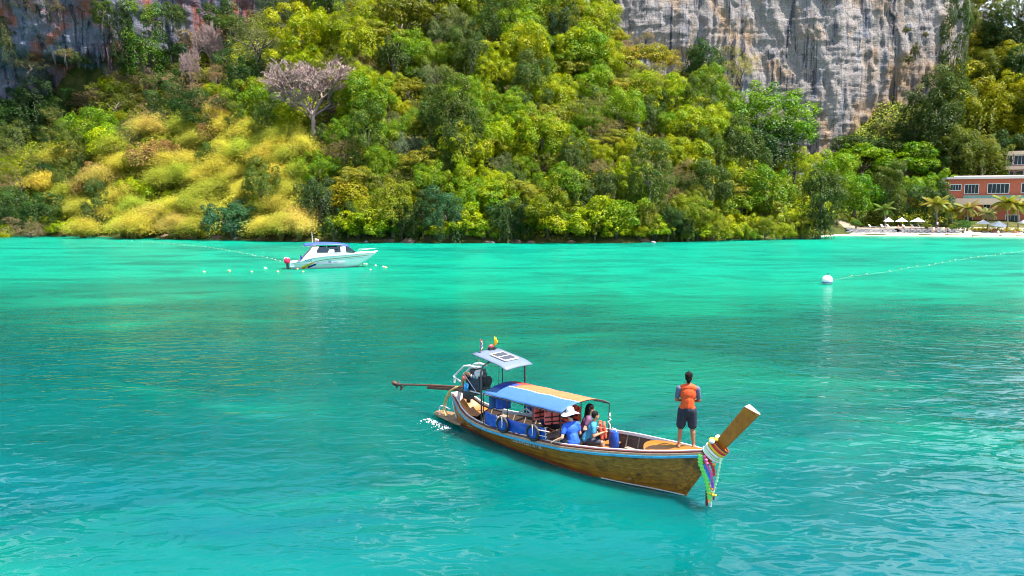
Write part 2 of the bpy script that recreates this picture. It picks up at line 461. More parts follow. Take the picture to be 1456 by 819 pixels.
# ------------------------------------------------------------------ limestone cliffs
def rock_material(name, tint_a, tint_b, warm, dark, warm_amt):
    m, nt, N, L, b = nmat(name)
    geo = N.new('ShaderNodeNewGeometry')
    def ns(sc, detail=5, rough=.6, dist=0.0, loc=(0, 0, 0)):
        mp = N.new('ShaderNodeMapping'); mp.inputs['Scale'].default_value = sc; mp.inputs['Location'].default_value = loc
        L.new(geo.outputs['Position'], mp.inputs[0])
        n = N.new('ShaderNodeTexNoise'); n.inputs['Scale'].default_value = 1; n.inputs['Detail'].default_value = detail; n.inputs['Roughness'].default_value = rough; n.inputs['Distortion'].default_value = dist
        L.new(mp.outputs[0], n.inputs['Vector']); return n.outputs[0]
    def rng(v, a, bb):
        r = N.new('ShaderNodeMapRange'); r.inputs['From Min'].default_value = a; r.inputs['From Max'].default_value = bb; L.new(v, r.inputs['Value']); return r.outputs[0]
    base = mixc(N, L, rng(ns((.35, .35, .12)), .35, .65), tint_a, tint_b)
    base = mixc(N, L, math_node(N, L, 'MULTIPLY', rng(ns((.09, .09, .075), 5, .62, .5, (4, 0, 3)), .47, .62), warm_amt), base, warm)
    streak = ns((.50, .50, .022), 6, .72, .5, (9, 3, 1))
    base = mixc(N, L, math_node(N, L, 'MULTIPLY', rng(streak, .52, .62), .92), base, dark)
    white = ns((1.5, 1.5, .05), 5, .7, .3, (2, 8, 6))
    base = mixc(N, L, math_node(N, L, 'MULTIPLY', rng(white, .58, .72), .75), base, (.46, .45, .45))
    blue = ns((.28, .28, .06), 4, .6, .3, (31, 2, 9))
    base = mixc(N, L, math_node(N, L, 'MULTIPLY', rng(blue, .55, .72), .55), base, (.17, .22, .32))
    fine = ns((1.6, 1.6, 2.4), 8, .7)
    base = mixc(N, L, .75, base, mixc(N, L, rng(fine, .30, .7), (.38, .35, .34), (1.1, 1.1, 1.1)), 'MULTIPLY')
    L.new(base, b.inputs['Base Color'])
    b.inputs['Roughness'].default_value = .9; b.inputs['Specular IOR Level'].default_value = .2
    strata = ns((.16, .16, 1.9), 5, .65, .9, (1, 1, 4))
    flute = ns((2.0, 2.0, .10), 5, .65, .5)
    h = math_node(N, L, 'ADD', math_node(N, L, 'MULTIPLY', fine, .5), math_node(N, L, 'ADD', math_node(N, L, 'MULTIPLY', strata, .30), math_node(N, L, 'MULTIPLY', flute, .6)))
    bp = N.new('ShaderNodeBump'); bp.inputs['Strength'].default_value = 1; bp.inputs['Distance'].default_value = .9
    L.new(h, bp.inputs['Height']); L.new(bp.outputs[0], b.inputs['Normal'])
    return m
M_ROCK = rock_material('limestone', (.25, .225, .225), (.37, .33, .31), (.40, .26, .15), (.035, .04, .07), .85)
M_ROCK_SHADED = rock_material('limestone_shaded', (.10, .12, .19), (.22, .22, .27), (.34, .10, .055), (.02, .022, .04), .95)  # tints darkened and blued for the left cliff's shade; rust is its own

def cliff(name, xs, zs, yline, disp, matr, label, seed=1):
    U, W = np.meshgrid(xs, zs); UX = U
    Yb = yline(U, W)
    U = U + 9 * (fbm(U * .05, W * .045, 0, seed + 12, 4) - .5); U0 = U
    fm = sstep(.38, .62, fbm(U * .05, W * .035, 0, seed + 14, 3))
    fl = (fbm(U * .40, W * .05, 0, seed + 1, 5) - .5) * (.3 + fm)                       # vertical flutes
    bulge = fbm(U * .07, W * .05, 0, seed + 2, 4) - .5
    led = fbm(U * .10, W * .9, 0, seed + 3, 3) - .5                         # horizontal strata
    ledm = sstep(.45, .6, fbm(U * .06, W * .05, 0, seed + 8, 3))
    rid = np.abs(fbm(U * .5, W * .09, 0, seed + 4, 4) - .5) * (1.3 - fm)                 # tufa ribs
    crag = fbm(U * .5, W * .45, 0, seed + 6, 4) - .5
    Yd = Yb - disp * (fl * 5.5 + bulge * 10 + led * 1.4 * (.15 + ledm) - rid * 4.5 + crag * 2.6)
    V = np.stack([UX.ravel(), Yd.ravel(), W.ravel()], 1)
    return tag(place(name, np_mesh(name, V, grid_faces(len(zs), len(xs)), matr, True)), label, kind='structure')

cliff('limestone_cliff', np.arange(24, 141, .4), np.arange(4, 106, .4),
      lambda U, W: 217 + ((U - 85) / 55) ** 2 * 3.0 + (W - 15) * .10 - 7 * np.exp(-((U - 96) / 9) ** 2) * .6, .40, M_ROCK,
      'tall grey and buff limestone cliff with dark vertical stains', 40)
# the left cliff overhangs a shallow cave
def left_line(U, W):
    base = 207 + .20 * (U + 120) + .75 * np.maximum(0, U + 113)
    cave = 7.5 * np.exp(-((U + 127) / 11) ** 2) * (1 - sstep(46.5, 49.5, W))
    return base - (W - 44) * .20 + cave
cliff('limestone_cliff.001', np.arange(-190, -70, .45), np.arange(32, 84, .45), left_line, .7, M_ROCK_SHADED,
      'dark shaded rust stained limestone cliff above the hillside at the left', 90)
# stalactites hanging from the cave roof
lc = bpy.data.objects['limestone_cliff.001']
for i in range(17):
    u = 78 + 84 * (i + 1.4 * rnd.random()) / 17
    p = at_y(u, 112, 205.0 + rnd.uniform(-.8, 1.6))
    ln = rnd.uniform(.2, 3.2) ** 1.2
    MB().tube([(p.x, p.y, 51), (p.x + rnd.uniform(-.2, .2), p.y, 49 - ln * .2), (p.x, p.y, 48.6 - ln)], [rnd.uniform(.7, 1.3), rnd.uniform(.3, .8), .08], 7).build('stalactite', M_ROCK_SHADED, lc, True)
# ------------------------------------------------------------------ vegetation
def leaf_material(name, transl=.38, rough=.5, spec=.22, hue=.04, vlo=.62, vhi=1.38, sat=1.05):
    m, nt, N, L, b = nmat(name)
    oi = N.new('ShaderNodeObjectInfo'); geo = N.new('ShaderNodeNewGeometry'); at = N.new('ShaderNodeAttribute'); at.attribute_name = 'tone'
    hs = N.new('ShaderNodeHueSaturation')
    rr = geo.outputs['Random Per Island']
    L.new(math_node(N, L, 'ADD', .5, math_node(N, L, 'MULTIPLY', math_node(N, L, 'SUBTRACT', math_node(N, L, 'ADD', at.outputs['Fac'], math_node(N, L, 'MULTIPLY', rr, .5)), .75), -hue * 2)), hs.inputs['Hue'])
    hs.inputs['Saturation'].default_value = sat
    v = math_node(N, L, 'ADD', vlo, math_node(N, L, 'MULTIPLY', math_node(N, L, 'ADD', math_node(N, L, 'MULTIPLY', at.outputs['Fac'], .6), math_node(N, L, 'MULTIPLY', rr, .4)), vhi - vlo))
    L.new(v, hs.inputs['Value']); L.new(oi.outputs['Color'], hs.inputs['Color'])
    L.new(hs.outputs[0], b.inputs['Base Color'])
    b.inputs['Roughness'].default_value = rough; b.inputs['Specular IOR Level'].default_value = spec
    tr = N.new('ShaderNodeBsdfTranslucent'); L.new(hs.outputs[0], tr.inputs['Color'])
    mx = N.new('ShaderNodeMixShader'); mx.inputs[0].default_value = transl
    L.new(b.outputs[0], mx.inputs[1]); L.new(tr.outputs[0], mx.inputs[2])
    L.new(mx.outputs[0], N['Material Output'].inputs[0])
    return m
M_LEAF = leaf_material('leaf')
M_LEAFB = leaf_material('bamboo_leaf', .42, .6, .15, .03, .82, 1.18, 1.0)
M_BARK = mat('bark', (.15, .12, .095), .9, .4, 3, .6, spec=.1, stretch=(1, 1, .3))
M_TWIG = mat('dry_twig', (.29, .205, .195), .9, .3, 2, .3, spec=.1)

def leaf_quads(C, Nn, size, aspect, tone, rs, fold=.18):
    n = len(C)
    t = rs.normal(size=(n, 3)); t -= (t * Nn).sum(1, keepdims=True) * Nn
    t /= np.linalg.norm(t, axis=1, keepdims=True) + 1e-9
    b = np.cross(Nn, t)
    s = size[:, None]
    V = np.empty((n, 4, 3))
    V[:, 0] = C + t * s * .5; V[:, 1] = C + b * s * aspect * .5 + Nn * s * fold; V[:, 2] = C - t * s * .5; V[:, 3] = C - b * s * aspect * .5 + Nn * s * fold
    F = np.arange(n * 4).reshape(n, 4)
    return V.reshape(-1, 3), F, np.repeat(tone, 4)

def sph(rs, n):
    d = rs.normal(size=(n, 3)); return d / np.linalg.norm(d, axis=1, keepdims=True)

def crown_mesh(name, seed, lobes=30, per=230, leaf=.085, lobe_r=(.22, .40), ext=(1, 1, .8), shell=(.45, .82), zmin=-.55, flat=1.0, aspect=.55, up=.5, drape=0, jit=.34, shape='round', loose=.07):
    rs = np.random.RandomState(seed)
    ext = np.array(ext)
    d = sph(rs, lobes * 3); d = d[d[:, 2] > zmin][:lobes]
    low = sph(rs, 7); amp_ = rs.uniform(-.42, .42, 7)                 # lopsided, irregular outline
    irr = 1 + ((np.clip(d @ low.T, 0, 1) ** 2) * amp_).sum(1)
    rad = (rs.uniform(shell[0], shell[1], len(d)) * np.clip(irr, .55, 1.4))[:, None]
    lc = d * rad * ext
    lr = lobe_r[0] + (lobe_r[1] - lobe_r[0]) * rs.uniform(0, 1, len(d)) ** 1.6
    if shape == 'umbrella':
        n = len(d); a = rs.uniform(0, 2 * PI, n); q = np.sqrt(rs.uniform(.02, 1, n)) * .82
        lc = np.stack([q * np.cos(a), q * np.sin(a), (.42 * (1 - q ** 2) + rs.uniform(-.22, .08, n)) * ext[2] / .5], 1)
    if shape == 'column':
        n = len(d); z = np.linspace(-1, .92, n); a = rs.uniform(0, 2 * PI, n)
        w = (.50 + .22 * rs.uniform(0, 1, n)) * np.sqrt(np.clip(1 - (np.abs(z) * .86) ** 3, .08, 1))
        lc = np.stack([w * np.cos(a), w * np.sin(a), z * ext[2]], 1)
    lt = rs.uniform(0, 1, len(lc))
    Cs, Ns, Ts = [], [], []
    for i in range(len(lc)):
        n = int(per * (lr[i] / np.mean(lr)) ** 2)
        dd = sph(rs, n); dd = dd[dd[:, 2] > -.55]
        # sub-clumps on each lobe give leaf masses with gaps
        kk = sph(rs, 9)
        near = (dd @ kk.T).max(1)
        rr_ = lr[i] * (1 - jit * rs.uniform(0, 1, len(dd)) - .30 * np.clip(1 - near, 0, .5)) * (1 + loose * rs.normal(size=len(dd)))
        Q = np.linalg.qr(rs.normal(size=(3, 3)))[0]; A_ = Q @ np.diag(rs.uniform(.62, 1.38, 3)) @ Q.T      # uneven leaf masses
        p = lc[i] + (dd * rr_[:, None]) @ A_ * np.array([1, 1, flat])
        Cs.append(p); Ns.append(dd); Ts.append(np.clip(lt[i] * .6 + rs.uniform(0, .4, len(dd)), 0, 1))
    C = np.concatenate(Cs); Nn = np.concatenate(Ns); T = np.concatenate(Ts)
    keep = np.ones(len(C), bool)
    for i in range(len(lc)):
        q = (C - lc[i]) / np.array([1, 1, flat])
        keep &= (q ** 2).sum(1) > (lr[i] * .62) ** 2
    C, Nn, T = C[keep], Nn[keep], T[keep]
    if drape:                                         # creepers hanging down the sides
        for k in range(drape):
            a = rs.uniform(0, 2 * PI); q = rs.uniform(.55, .95); z0 = rs.uniform(-.1, .5) * ext[2]; ln = rs.uniform(.5, 1.25) * ext[2]
            m_ = int(42 * ln / ext[2]); zz = z0 - np.linspace(0, ln, m_)
            p = np.stack([q * math.cos(a) * ext[0] + rs.normal(0, .045, m_), q * math.sin(a) * ext[1] + rs.normal(0, .045, m_), zz], 1)
            C = np.concatenate([C, p]); o = np.tile([math.cos(a), math.sin(a), .25], (m_, 1)); Nn = np.concatenate([Nn, o]); T = np.concatenate([T, np.full(m_, rs.uniform(.1, .9))])
    Nn = Nn + np.array([0, 0, up]) + rs.normal(0, .38, C.shape); Nn /= np.linalg.norm(Nn, axis=1, keepdims=True)
    V, F, tn = leaf_quads(C, Nn, leaf * rs.uniform(.6, 1.35, len(C)), aspect, T, rs)
    return np_mesh(name, V, F, M_LEAF, False, {'tone': tn})

def trunk_mesh(name, seed, limbs=6, r=.055, spread=.6):
    rs = random.Random(seed); mb = MB()
    bend = [(0, 0, 0), (rs.uniform(-.06, .06), rs.uniform(-.06, .06), .35), (rs.uniform(-.1, .1), rs.uniform(-.1, .1), .7), (rs.uniform(-.12, .12), rs.uniform(-.12, .12), 1.05)]
    mb.tube(bend, [r * 1.5, r, r * .8, r * .4], 7)
    for k in range(limbs):
        a = 2 * PI * k / limbs + rs.uniform(-.4, .4); z0 = rs.uniform(.45, .85); q = rs.uniform(.4, 1) * spread
        mb.tube([(0, 0, z0), (q * .5 * math.cos(a), q * .5 * math.sin(a), z0 + .16), (q * math.cos(a + .2), q * math.sin(a + .2), z0 + rs.uniform(.25, .5))], [r * .55, r * .35, r * .12], 5)
    return mb.mesh(name, M_BARK, True)

def bare_mesh(name, seed, depth=5, mat_=None):
    rs = random.Random(seed); mb = MB()
    def grow(p, d, ln, r, lv):
        q = p + d * ln * .5 + Vector((rs.uniform(-1, 1), rs.uniform(-1, 1), rs.uniform(-.4, .6))) * ln * .08
        e = p + d * ln
        mb.tube([p, q, e], [r, r * .85, r * .7], 5 if lv < 3 else 3, cap=False)
        if lv >= depth: return
        for k in range(3 if lv else 6):
            ax = Vector((rs.gauss(0, 1), rs.gauss(0, 1), rs.gauss(0, .55)))
            nd = (d + ax.normalized() * rs.uniform(.55, 1.0) + Vector((0, 0, .12))).normalized()
            grow(e if k else q, nd, ln * rs.uniform(.62, .84), max(r * .62, .0075), lv + 1)
    grow(Vector((0, 0, 0)), Vector((.05, 0, 1)), .62, .05, 0)
    me = mb.mesh(name, mat_ or M_TWIG, True)
    vs = np.array([v.co for v in me.vertices])
    s = np.array([1 / max(np.abs(vs[:, 0]).max(), np.abs(vs[:, 1]).max()), 1, 1]); s[1] = s[0]; s[2] = 2.0 / vs[:, 2].max()
    for v in me.vertices: v.co = (v.co.x * s[0], v.co.y * s[1], v.co.z * s[2])
    return me

def bamboo_mesh(name, seed, culms=150):
    """arching feathery culms; unit: radius 1, height about 1.6 from z=0"""
    rs = np.random.RandomState(seed); Cs, Ns, Ts, Ss = [], [], [], []
    for k in range(culms):
        a = rs.uniform(0, 2 * PI); out = rs.uniform(.1, 1.0) ** .7; h = rs.uniform(.9, 1.6) * (1 - .4 * out ** 2)
        n = 84; t = rs.uniform(.30, 1, n) ** .8
        x = out * t ** 2.0; z = h * np.sin(t * PI * (.42 + .22 * out)) / math.sin(PI * min(.5, .42 + .22 * out))
        sp = .055 + .075 * (1 - np.abs(t - .7))
        p = np.stack([x * math.cos(a), x * math.sin(a), z], 1) + rs.normal(size=(n, 3)) * sp[:, None]
        Cs.append(p); dn = np.stack([np.full(n, math.cos(a) * .4), np.full(n, math.sin(a) * .4), np.full(n, 1.0)], 1) + rs.normal(0, .5, (n, 3))
        Ns.append(dn); Ts.append(np.clip(rs.uniform(0, .7) + rs.uniform(0, .3, n), 0, 1))
    C, Nn, T = map(np.concatenate, (Cs, Ns, Ts)); Nn /= np.linalg.norm(Nn, axis=1, keepdims=True)
    V, F, tn = leaf_quads(C, Nn, (.066 * rs.uniform(.6, 1.4, len(C))), .30, T, rs, .05)
    return np_mesh(name, V, F, M_LEAFB, False, {'tone': tn})

def stems_mesh(name, seed, n=12, matr=None, h=1.2, spread=.75):
    rs = random.Random(seed); mb = MB()
    for k in range(n):
        a = rs.uniform(0, 2 * PI); q = rs.uniform(.1, 1) * spread
        mb.tube([(.05 * math.cos(a), .05 * math.sin(a), 0), (q * .3 * math.cos(a), q * .3 * math.sin(a), h * .55), (q * math.cos(a), q * math.sin(a), h * rs.uniform(.8, 1))], [.022, .017, .007], 4)
    return mb.mesh(name, matr or M_BARK, True)

CR = {}
CR['round'] = [crown_mesh('crown_round', 10 + i, 62, 320, .058, (.11, .36), (1, 1, .88), shell=(.30, .95), drape=14) for i in range(6)]
CR['big'] = [crown_mesh('crown_big', 30 + i, 90, 260, .046, (.10, .27), (1, 1, .85), shell=(.5, .88)) for i in range(3)]
CR['column'] = [crown_mesh('crown_column', 40 + i, 56, 320, .062, (.14, .36), (1, 1, 1.5), shape='column', drape=36) for i in range(3)]
CR['drape'] = [crown_mesh('crown_draped', 50 + i, 46, 340, .060, (.14, .36), (1, 1, 1.05), shell=(.35, .92), zmin=-.3, drape=60) for i in range(3)]
CR['umbrella'] = [crown_mesh('crown_umbrella', 60 + i, 46, 260, .052, (.16, .28), (1, 1, .6), shape='umbrella', flat=.42, aspect=.5, up=1.1, loose=.06) for i in range(3)]
CR['wispy'] = [crown_mesh('crown_wispy', 70 + i, 50, 220, .046, (.14, .28), (1, 1, .9), shell=(.3, .92), aspect=.4, jit=.5, loose=.12) for i in range(3)]
CR['bush'] = [crown_mesh('foliage_bush', 80 + i, 46, 240, .070, (.13, .38), (1, 1, .75), shell=(.35, .95), zmin=-.2, up=.4) for i in range(4)]
CR['bamboo'] = [bamboo_mesh('foliage_bamboo', 90 + i) for i in range(4)]
CR['bare'] = [bare_mesh('branches_bare', 95 + i, 7) for i in range(2)]
TR = [trunk_mesh('trunk', 100 + i) for i in range(4)]
ST = [stems_mesh('stems', 110 + i) for i in range(3)]
M_CULM = mat('bamboo_culm', (.26, .22, .06), .6, .3, 3)
BC = [stems_mesh('culms', 120 + i, 26, M_CULM, 1.25, .8) for i in range(2)]

PLANTS = []          # (empty, category, colour word, kind word, u, v)
def plant(u, v, w, h, kind, col, word, seed=None, base=None, label=None, name=None, sub=None):
    """w, h: crown size in photo pixels about (u, v); stands on the terrain where its foot shows"""
    rs = random.Random(seed if seed is not None else int(u * 131 + v * 17))
    g = base or cast(u, min(v + h * (rs.uniform(.5, .95) if kind not in ('bush', 'bamboo', 'bare') and not label else .5), 345))
    if g is None: return None
    x, y, z = g
    if base is None and y > 212 and 28 < x < 136: return None
    if base is None and x > 68:
        y = max(y, float(shore(x)) + 15); z = float(terrain(x, y))
    if kind not in ('bare',): y += .15 * w * y / 1000
    z = float(terrain(x, y)) if base is None else z
    c = at_y(u, v, y); x = c.x
    a = w * y / 2000.0; hh = h * y / 2000.0
    hc = max(c.z - z, hh * .75)
    var = rs.uniform(.88, 1.14)
    col = tuple(k * var * rs.uniform(.94, 1.06) for k in col)
    tree = kind in ('round', 'big', 'column', 'drape', 'umbrella', 'wispy', 'bare')
    nm = name or ('tree' if tree else 'bamboo' if kind == 'bamboo' else 'shrub')
    e = empty(nm, (x, y, z - .15))
    rz = rs.uniform(0, 2 * PI)
    if kind == 'bamboo':
        place('foliage', rs.choice(CR['bamboo']), e, (0, 0, max(0, hc - hh)), (0, 0, rz), (a * 1.05, a * 1.05, hh * 1.3), col)
        place('culms', rs.choice(BC), e, (0, 0, 0), (0, 0, rz), (a, a, hh * 1.2 + max(0, hc - hh)))
    elif kind == 'bare':
        place('branches', CR['bare'][sub or 0], e, (0, 0, 0), (0, 0, rz), (a * (1.0 if sub else 1.45), a * (1.0 if sub else 1.45), (hc + hh) / 2 * (1.0 if sub else 1.1)))
    elif kind == 'bush':
        place('foliage', rs.choice(CR['bush']), e, (0, 0, hc * .75), (0, 0, rz), (a, a, hh * 1.15), col)
        place('stems', rs.choice(ST), e, (0, 0, 0), (0, 0, rz), (a, a, hc))
    else:
        if kind == 'column': a *= 1.25
        ext = {'column': 1.5, 'drape': 1.05, 'umbrella': .6}.get(kind, .88)
        place('crown', rs.choice(CR[kind]) if sub is None else CR[kind][sub], e, (0, 0, hc), (rs.uniform(-.06, .06), rs.uniform(-.06, .06), rz), (a, a, hh / ext), col)
        place('trunk', rs.choice(TR), e, (0, 0, 0), (0, 0, rz), (a, a, hc))
    PLANTS.append([e, nm, word, kind, u, v, label])
    return e

# leaf colours (base colours of the leaves themselves)
YG = (.245, .305, .014); MG = (.140, .230, .013); DG = (.034, .074, .013); OL = (.140, .155, .028); GG = (.140, .165, .062)
GO = (.56, .45, .05); DRY = (.260, .190, .095); BG = (.085, .205, .012); TG = (.040, .125, .040); PALE = (.27, .27, .055); OR = (.38, .22, .02)

HERO = [
 (445, 132, 112, 88, 'bare', DRY, 'bare', 'large bare pinkish grey tree with dense leafless twigs on the upper slope'),
 (368, 62, 120, 92, 'wispy', GG, 'grey-green', 'large pale grey green tree left of and above the bare pinkish tree'),
 (345, 108, 60, 70, 'drape', DG, 'dark green', 'dark green creeper draped tree under the large grey green tree'),
 (398, 112, 60, 66, 'wispy', (.09, .10, .04), 'olive', 'olive grey tree touching the left side of the bare pinkish tree'),
 (1098, 174, 154, 116, 'big', (.095, .215, .012), 'bright green', 'large bright green tree in front of the grey cliff'),
 (1085, 236, 104, 74, 'drape', (.030, .070, .018), 'dark green', 'dark shaded tree below the large bright green tree'),  # leaf colour darkened for the shade under the bright tree
 (52, 150, 48, 96, 'column', (.05, .10, .03), 'dark green', 'tall dark columnar tree below the shaded cliff at the far left'),
 (203, 62, 58, 110, 'column', (.07, .13, .012), 'mid green', 'tall leafy creeper column hanging against the left cliff'),
 (235, 158, 52, 76, 'column', (.05, .085, .02), 'dark green', 'dark column of foliage standing out of the yellow bamboo'),
 (574, 40, 104, 92, 'umbrella', (.135, .165, .012), 'yellow-green', 'broad feathery yellow green tree at the top of the slope'),
 (794, 62, 32, 84, 'column', (.022, .055, .022), 'dark green', 'narrow very dark column tree high on the slope left of the cliff'),
 (921, 92, 98, 62, 'umbrella', (.24, .215, .022), 'yellow', 'yellow feathery umbrella tree at the foot of the cliff\'s left edge'),
 (1000, 88, 56, 64, 'round', (.045, .095, .016), 'dark green', 'dark green domed tree before the cliff right of the yellow umbrella tree'),
 (1052, 98, 64, 60, 'wispy', PALE, 'pale', 'pale wispy half bare tree in front of the cliff'),
 (1010, 132, 70, 34, 'umbrella', (.16, .14, .045), 'olive', 'flat topped olive tree over a dark hollow near the cliff'),
 (690, 60, 46, 46, 'round', OR, 'orange', 'orange leaved tree near the top of the slope'),
 (722, 66, 56, 58, 'drape', DG, 'dark green', 'dark creeper draped tree beside the orange leaved tree'),
 (826, 98, 34, 32, 'bare', DRY, 'bare', 'small bare pale branched tree right of the narrow dark column tree'),
 (330, 312, 84, 62, 'round', (.035, .105, .040), 'blue-green', 'blue green bushy tree at the waterline beside the yellow bamboo'),
 (137, 296, 36, 78, 'column', (.055, .085, .018), 'dark green', 'dark green columnar tree at the shore among the yellow bamboo'),
 (588, 214, 74, 66, 'wispy', (.150, .185, .120), 'silver-green', 'silver green tree in the middle of the slope'),
 (636, 306, 62, 78, 'drape', TG, 'blue-green', 'bright blue green creeper draped tree standing at the waterline'),
 (488, 222, 78, 66, 'wispy', (.21, .155, .07), 'dry brown', 'dry brown twiggy thicket tree right of the bamboo slope'),
 (455, 285, 76, 84, 'drape', (.040, .072, .016), 'dark green', 'dark creeper covered tree behind the moored speedboat'),
 (1225, 240, 104, 64, 'big', (.150, .285, .012), 'bright green', 'bright green spreading tree behind the left end of the beach'),
 (1290, 248, 96, 58, 'big', (.130, .260, .012), 'bright green', 'bright green spreading tree behind the beach parasols'),
 (1330, 268, 70, 60, 'big', (.115, .240, .012), 'bright green', 'bright green tree against the left end of the brick hotel'),
 (1214, 288, 74, 72, 'round', (.110, .225, .012), 'bright green', 'bright green low tree over the left end of the beach'),
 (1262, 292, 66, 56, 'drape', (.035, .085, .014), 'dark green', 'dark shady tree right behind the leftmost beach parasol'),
 (1186, 282, 42, 44, 'bare', DRY, 'bare', 'small pinkish leafless bush at the left end of the beach'),
 (1301, 288, 46, 36, 'bush', (.21, .19, .012), 'yellow-green', 'yellow green shrub above the middle parasol'),
 (1160, 225, 60, 50, 'bush', (.20, .21, .02), 'yellow-green', 'yellow green shrub right of the large bright green tree'),
 (1392, 168, 84, 94, 'drape', (.21, .235, .012), 'yellow-green', 'tall hump of yellow green creepers right of the cliff'),
 (1330, 160, 62, 110, 'column', (.050, .085, .014), 'dark green', 'dark creeper column at the right foot of the cliff'),
 (1300, 176, 46, 80, 'column', (.042, .075, .014), 'dark green', 'leftmost dark creeper column at the right foot of the cliff'),
 (1358, 70, 36, 150, 'column', (.055, .095, .012), 'dark green', 'tall hanging creeper wall along the right edge of the cliff'),
 (1424, 48, 66, 62, 'round', (.050, .080, .018), 'dark green', 'dark domed tree high on the right hand hill'),
 (1446, 16, 74, 60, 'drape', (.07, .105, .016), 'mid green', 'green tree on the skyline in the top right corner'),
 (1250, 206, 40, 30, 'bush', (.028, .062, .012), 'dark green', 'dark shrub in the shade at the foot of the cliff'),  # shade of the cliff put into the leaf colour
 (473, 56, 66, 44, 'umbrella', (.115, .185, .012), 'bright green', 'bright green flat tree above the bare pinkish tree'),
 (470, 14, 56, 46, 'drape', DG, 'dark green', 'dark tree at the top edge above the flat bright green tree'),
 (270, 84, 36, 40, 'bare', DRY, 'bare', 'grey pink leafless tree right of the hanging creeper column'),
 (300, 44, 50, 36, 'bare', DRY, 'bare', 'thin leafless tree below the red rock patch'),
 (130, 150, 84, 40, 'wispy', (.17, .125, .06), 'dry brown', 'dry brown bushy tree below the cave mouth'),
 (185, 196, 60, 50, 'wispy', (.11, .11, .05), 'olive', 'olive grey tree between the cave and the yellow bamboo'),
 (18, 196, 60, 66, 'drape', (.06, .09, .016), 'dark green', 'dark creeper draped tree at the left edge of the photo'),
 (24, 298, 66, 70, 'drape', (.045, .085, .020), 'dark green', 'dark creeper draped tree at the waterline in the left corner'),
]
HERO_Y = {(1446, 16): 222, (445, 132): 160, (1098, 174): 172, (1085, 236): 168, (1000, 88): 190, (1052, 98): 192, (1010, 132): 186, (203, 62): 203, (1358, 70): 206, (1330, 160): 200, (1300, 176): 203, (270, 84): 203, (300, 44): 208, (368, 62): 194}
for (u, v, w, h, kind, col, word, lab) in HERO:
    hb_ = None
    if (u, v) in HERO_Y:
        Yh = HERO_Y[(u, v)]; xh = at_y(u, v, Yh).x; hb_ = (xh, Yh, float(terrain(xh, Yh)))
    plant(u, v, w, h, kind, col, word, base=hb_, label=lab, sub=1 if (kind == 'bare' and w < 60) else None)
hero_px = [(q[0], q[1], q[2], q[3]) for q in HERO]

# the rest of the wood: jittered positions over the visible slope, kinds and leaf colours by stand
def in_cliff(u, v):
    if 893 < u < 1345:
        lim = np.interp(u, [893, 905, 985, 1050, 1120, 1160, 1180, 1290, 1345], [-40, 70, 90, 150, 190, 210, 212, 208, 120])
        if v < lim: return True
    if u < 190 and v < np.interp(u, [0, 90, 95, 165, 190], [75, 85, 122, 122, 70]): return not (u < 88 and v < 26)
    if 205 < u < 385 and v < 36: return True
    return False
def in_free(u, v):
    """open sand and buildings"""
    if u > 1170 and v > np.interp(u, [1170, 1200, 1350, 1360, 1430, 1456], [318, 300, 300, 240, 226, 205]): return True
    return False
rw = random.Random(21)
pts = []
tries = 0
while tries < 16000 and len(pts) < 640:
    tries += 1
    u = rw.uniform(-40, 1496); v = rw.uniform(-30, 338)
    if in_cliff(u, v) or in_free(u, v): continue
    r = 21.5 if v < 300 else 20
    if any((abs(u - q[0]) / 1.15) ** 2 + (abs(v - q[1]) * 1.25) ** 2 < r * r for q in pts): continue
    if any((abs(u - q[0]) / (q[2] * .42)) ** 2 + ((v - q[1]) / (q[3] * (.42 if v < q[1] or q[0] > 500 else .72))) ** 2 < 1 for q in hero_px): continue
    pts.append((u, v))
n_tree = 0
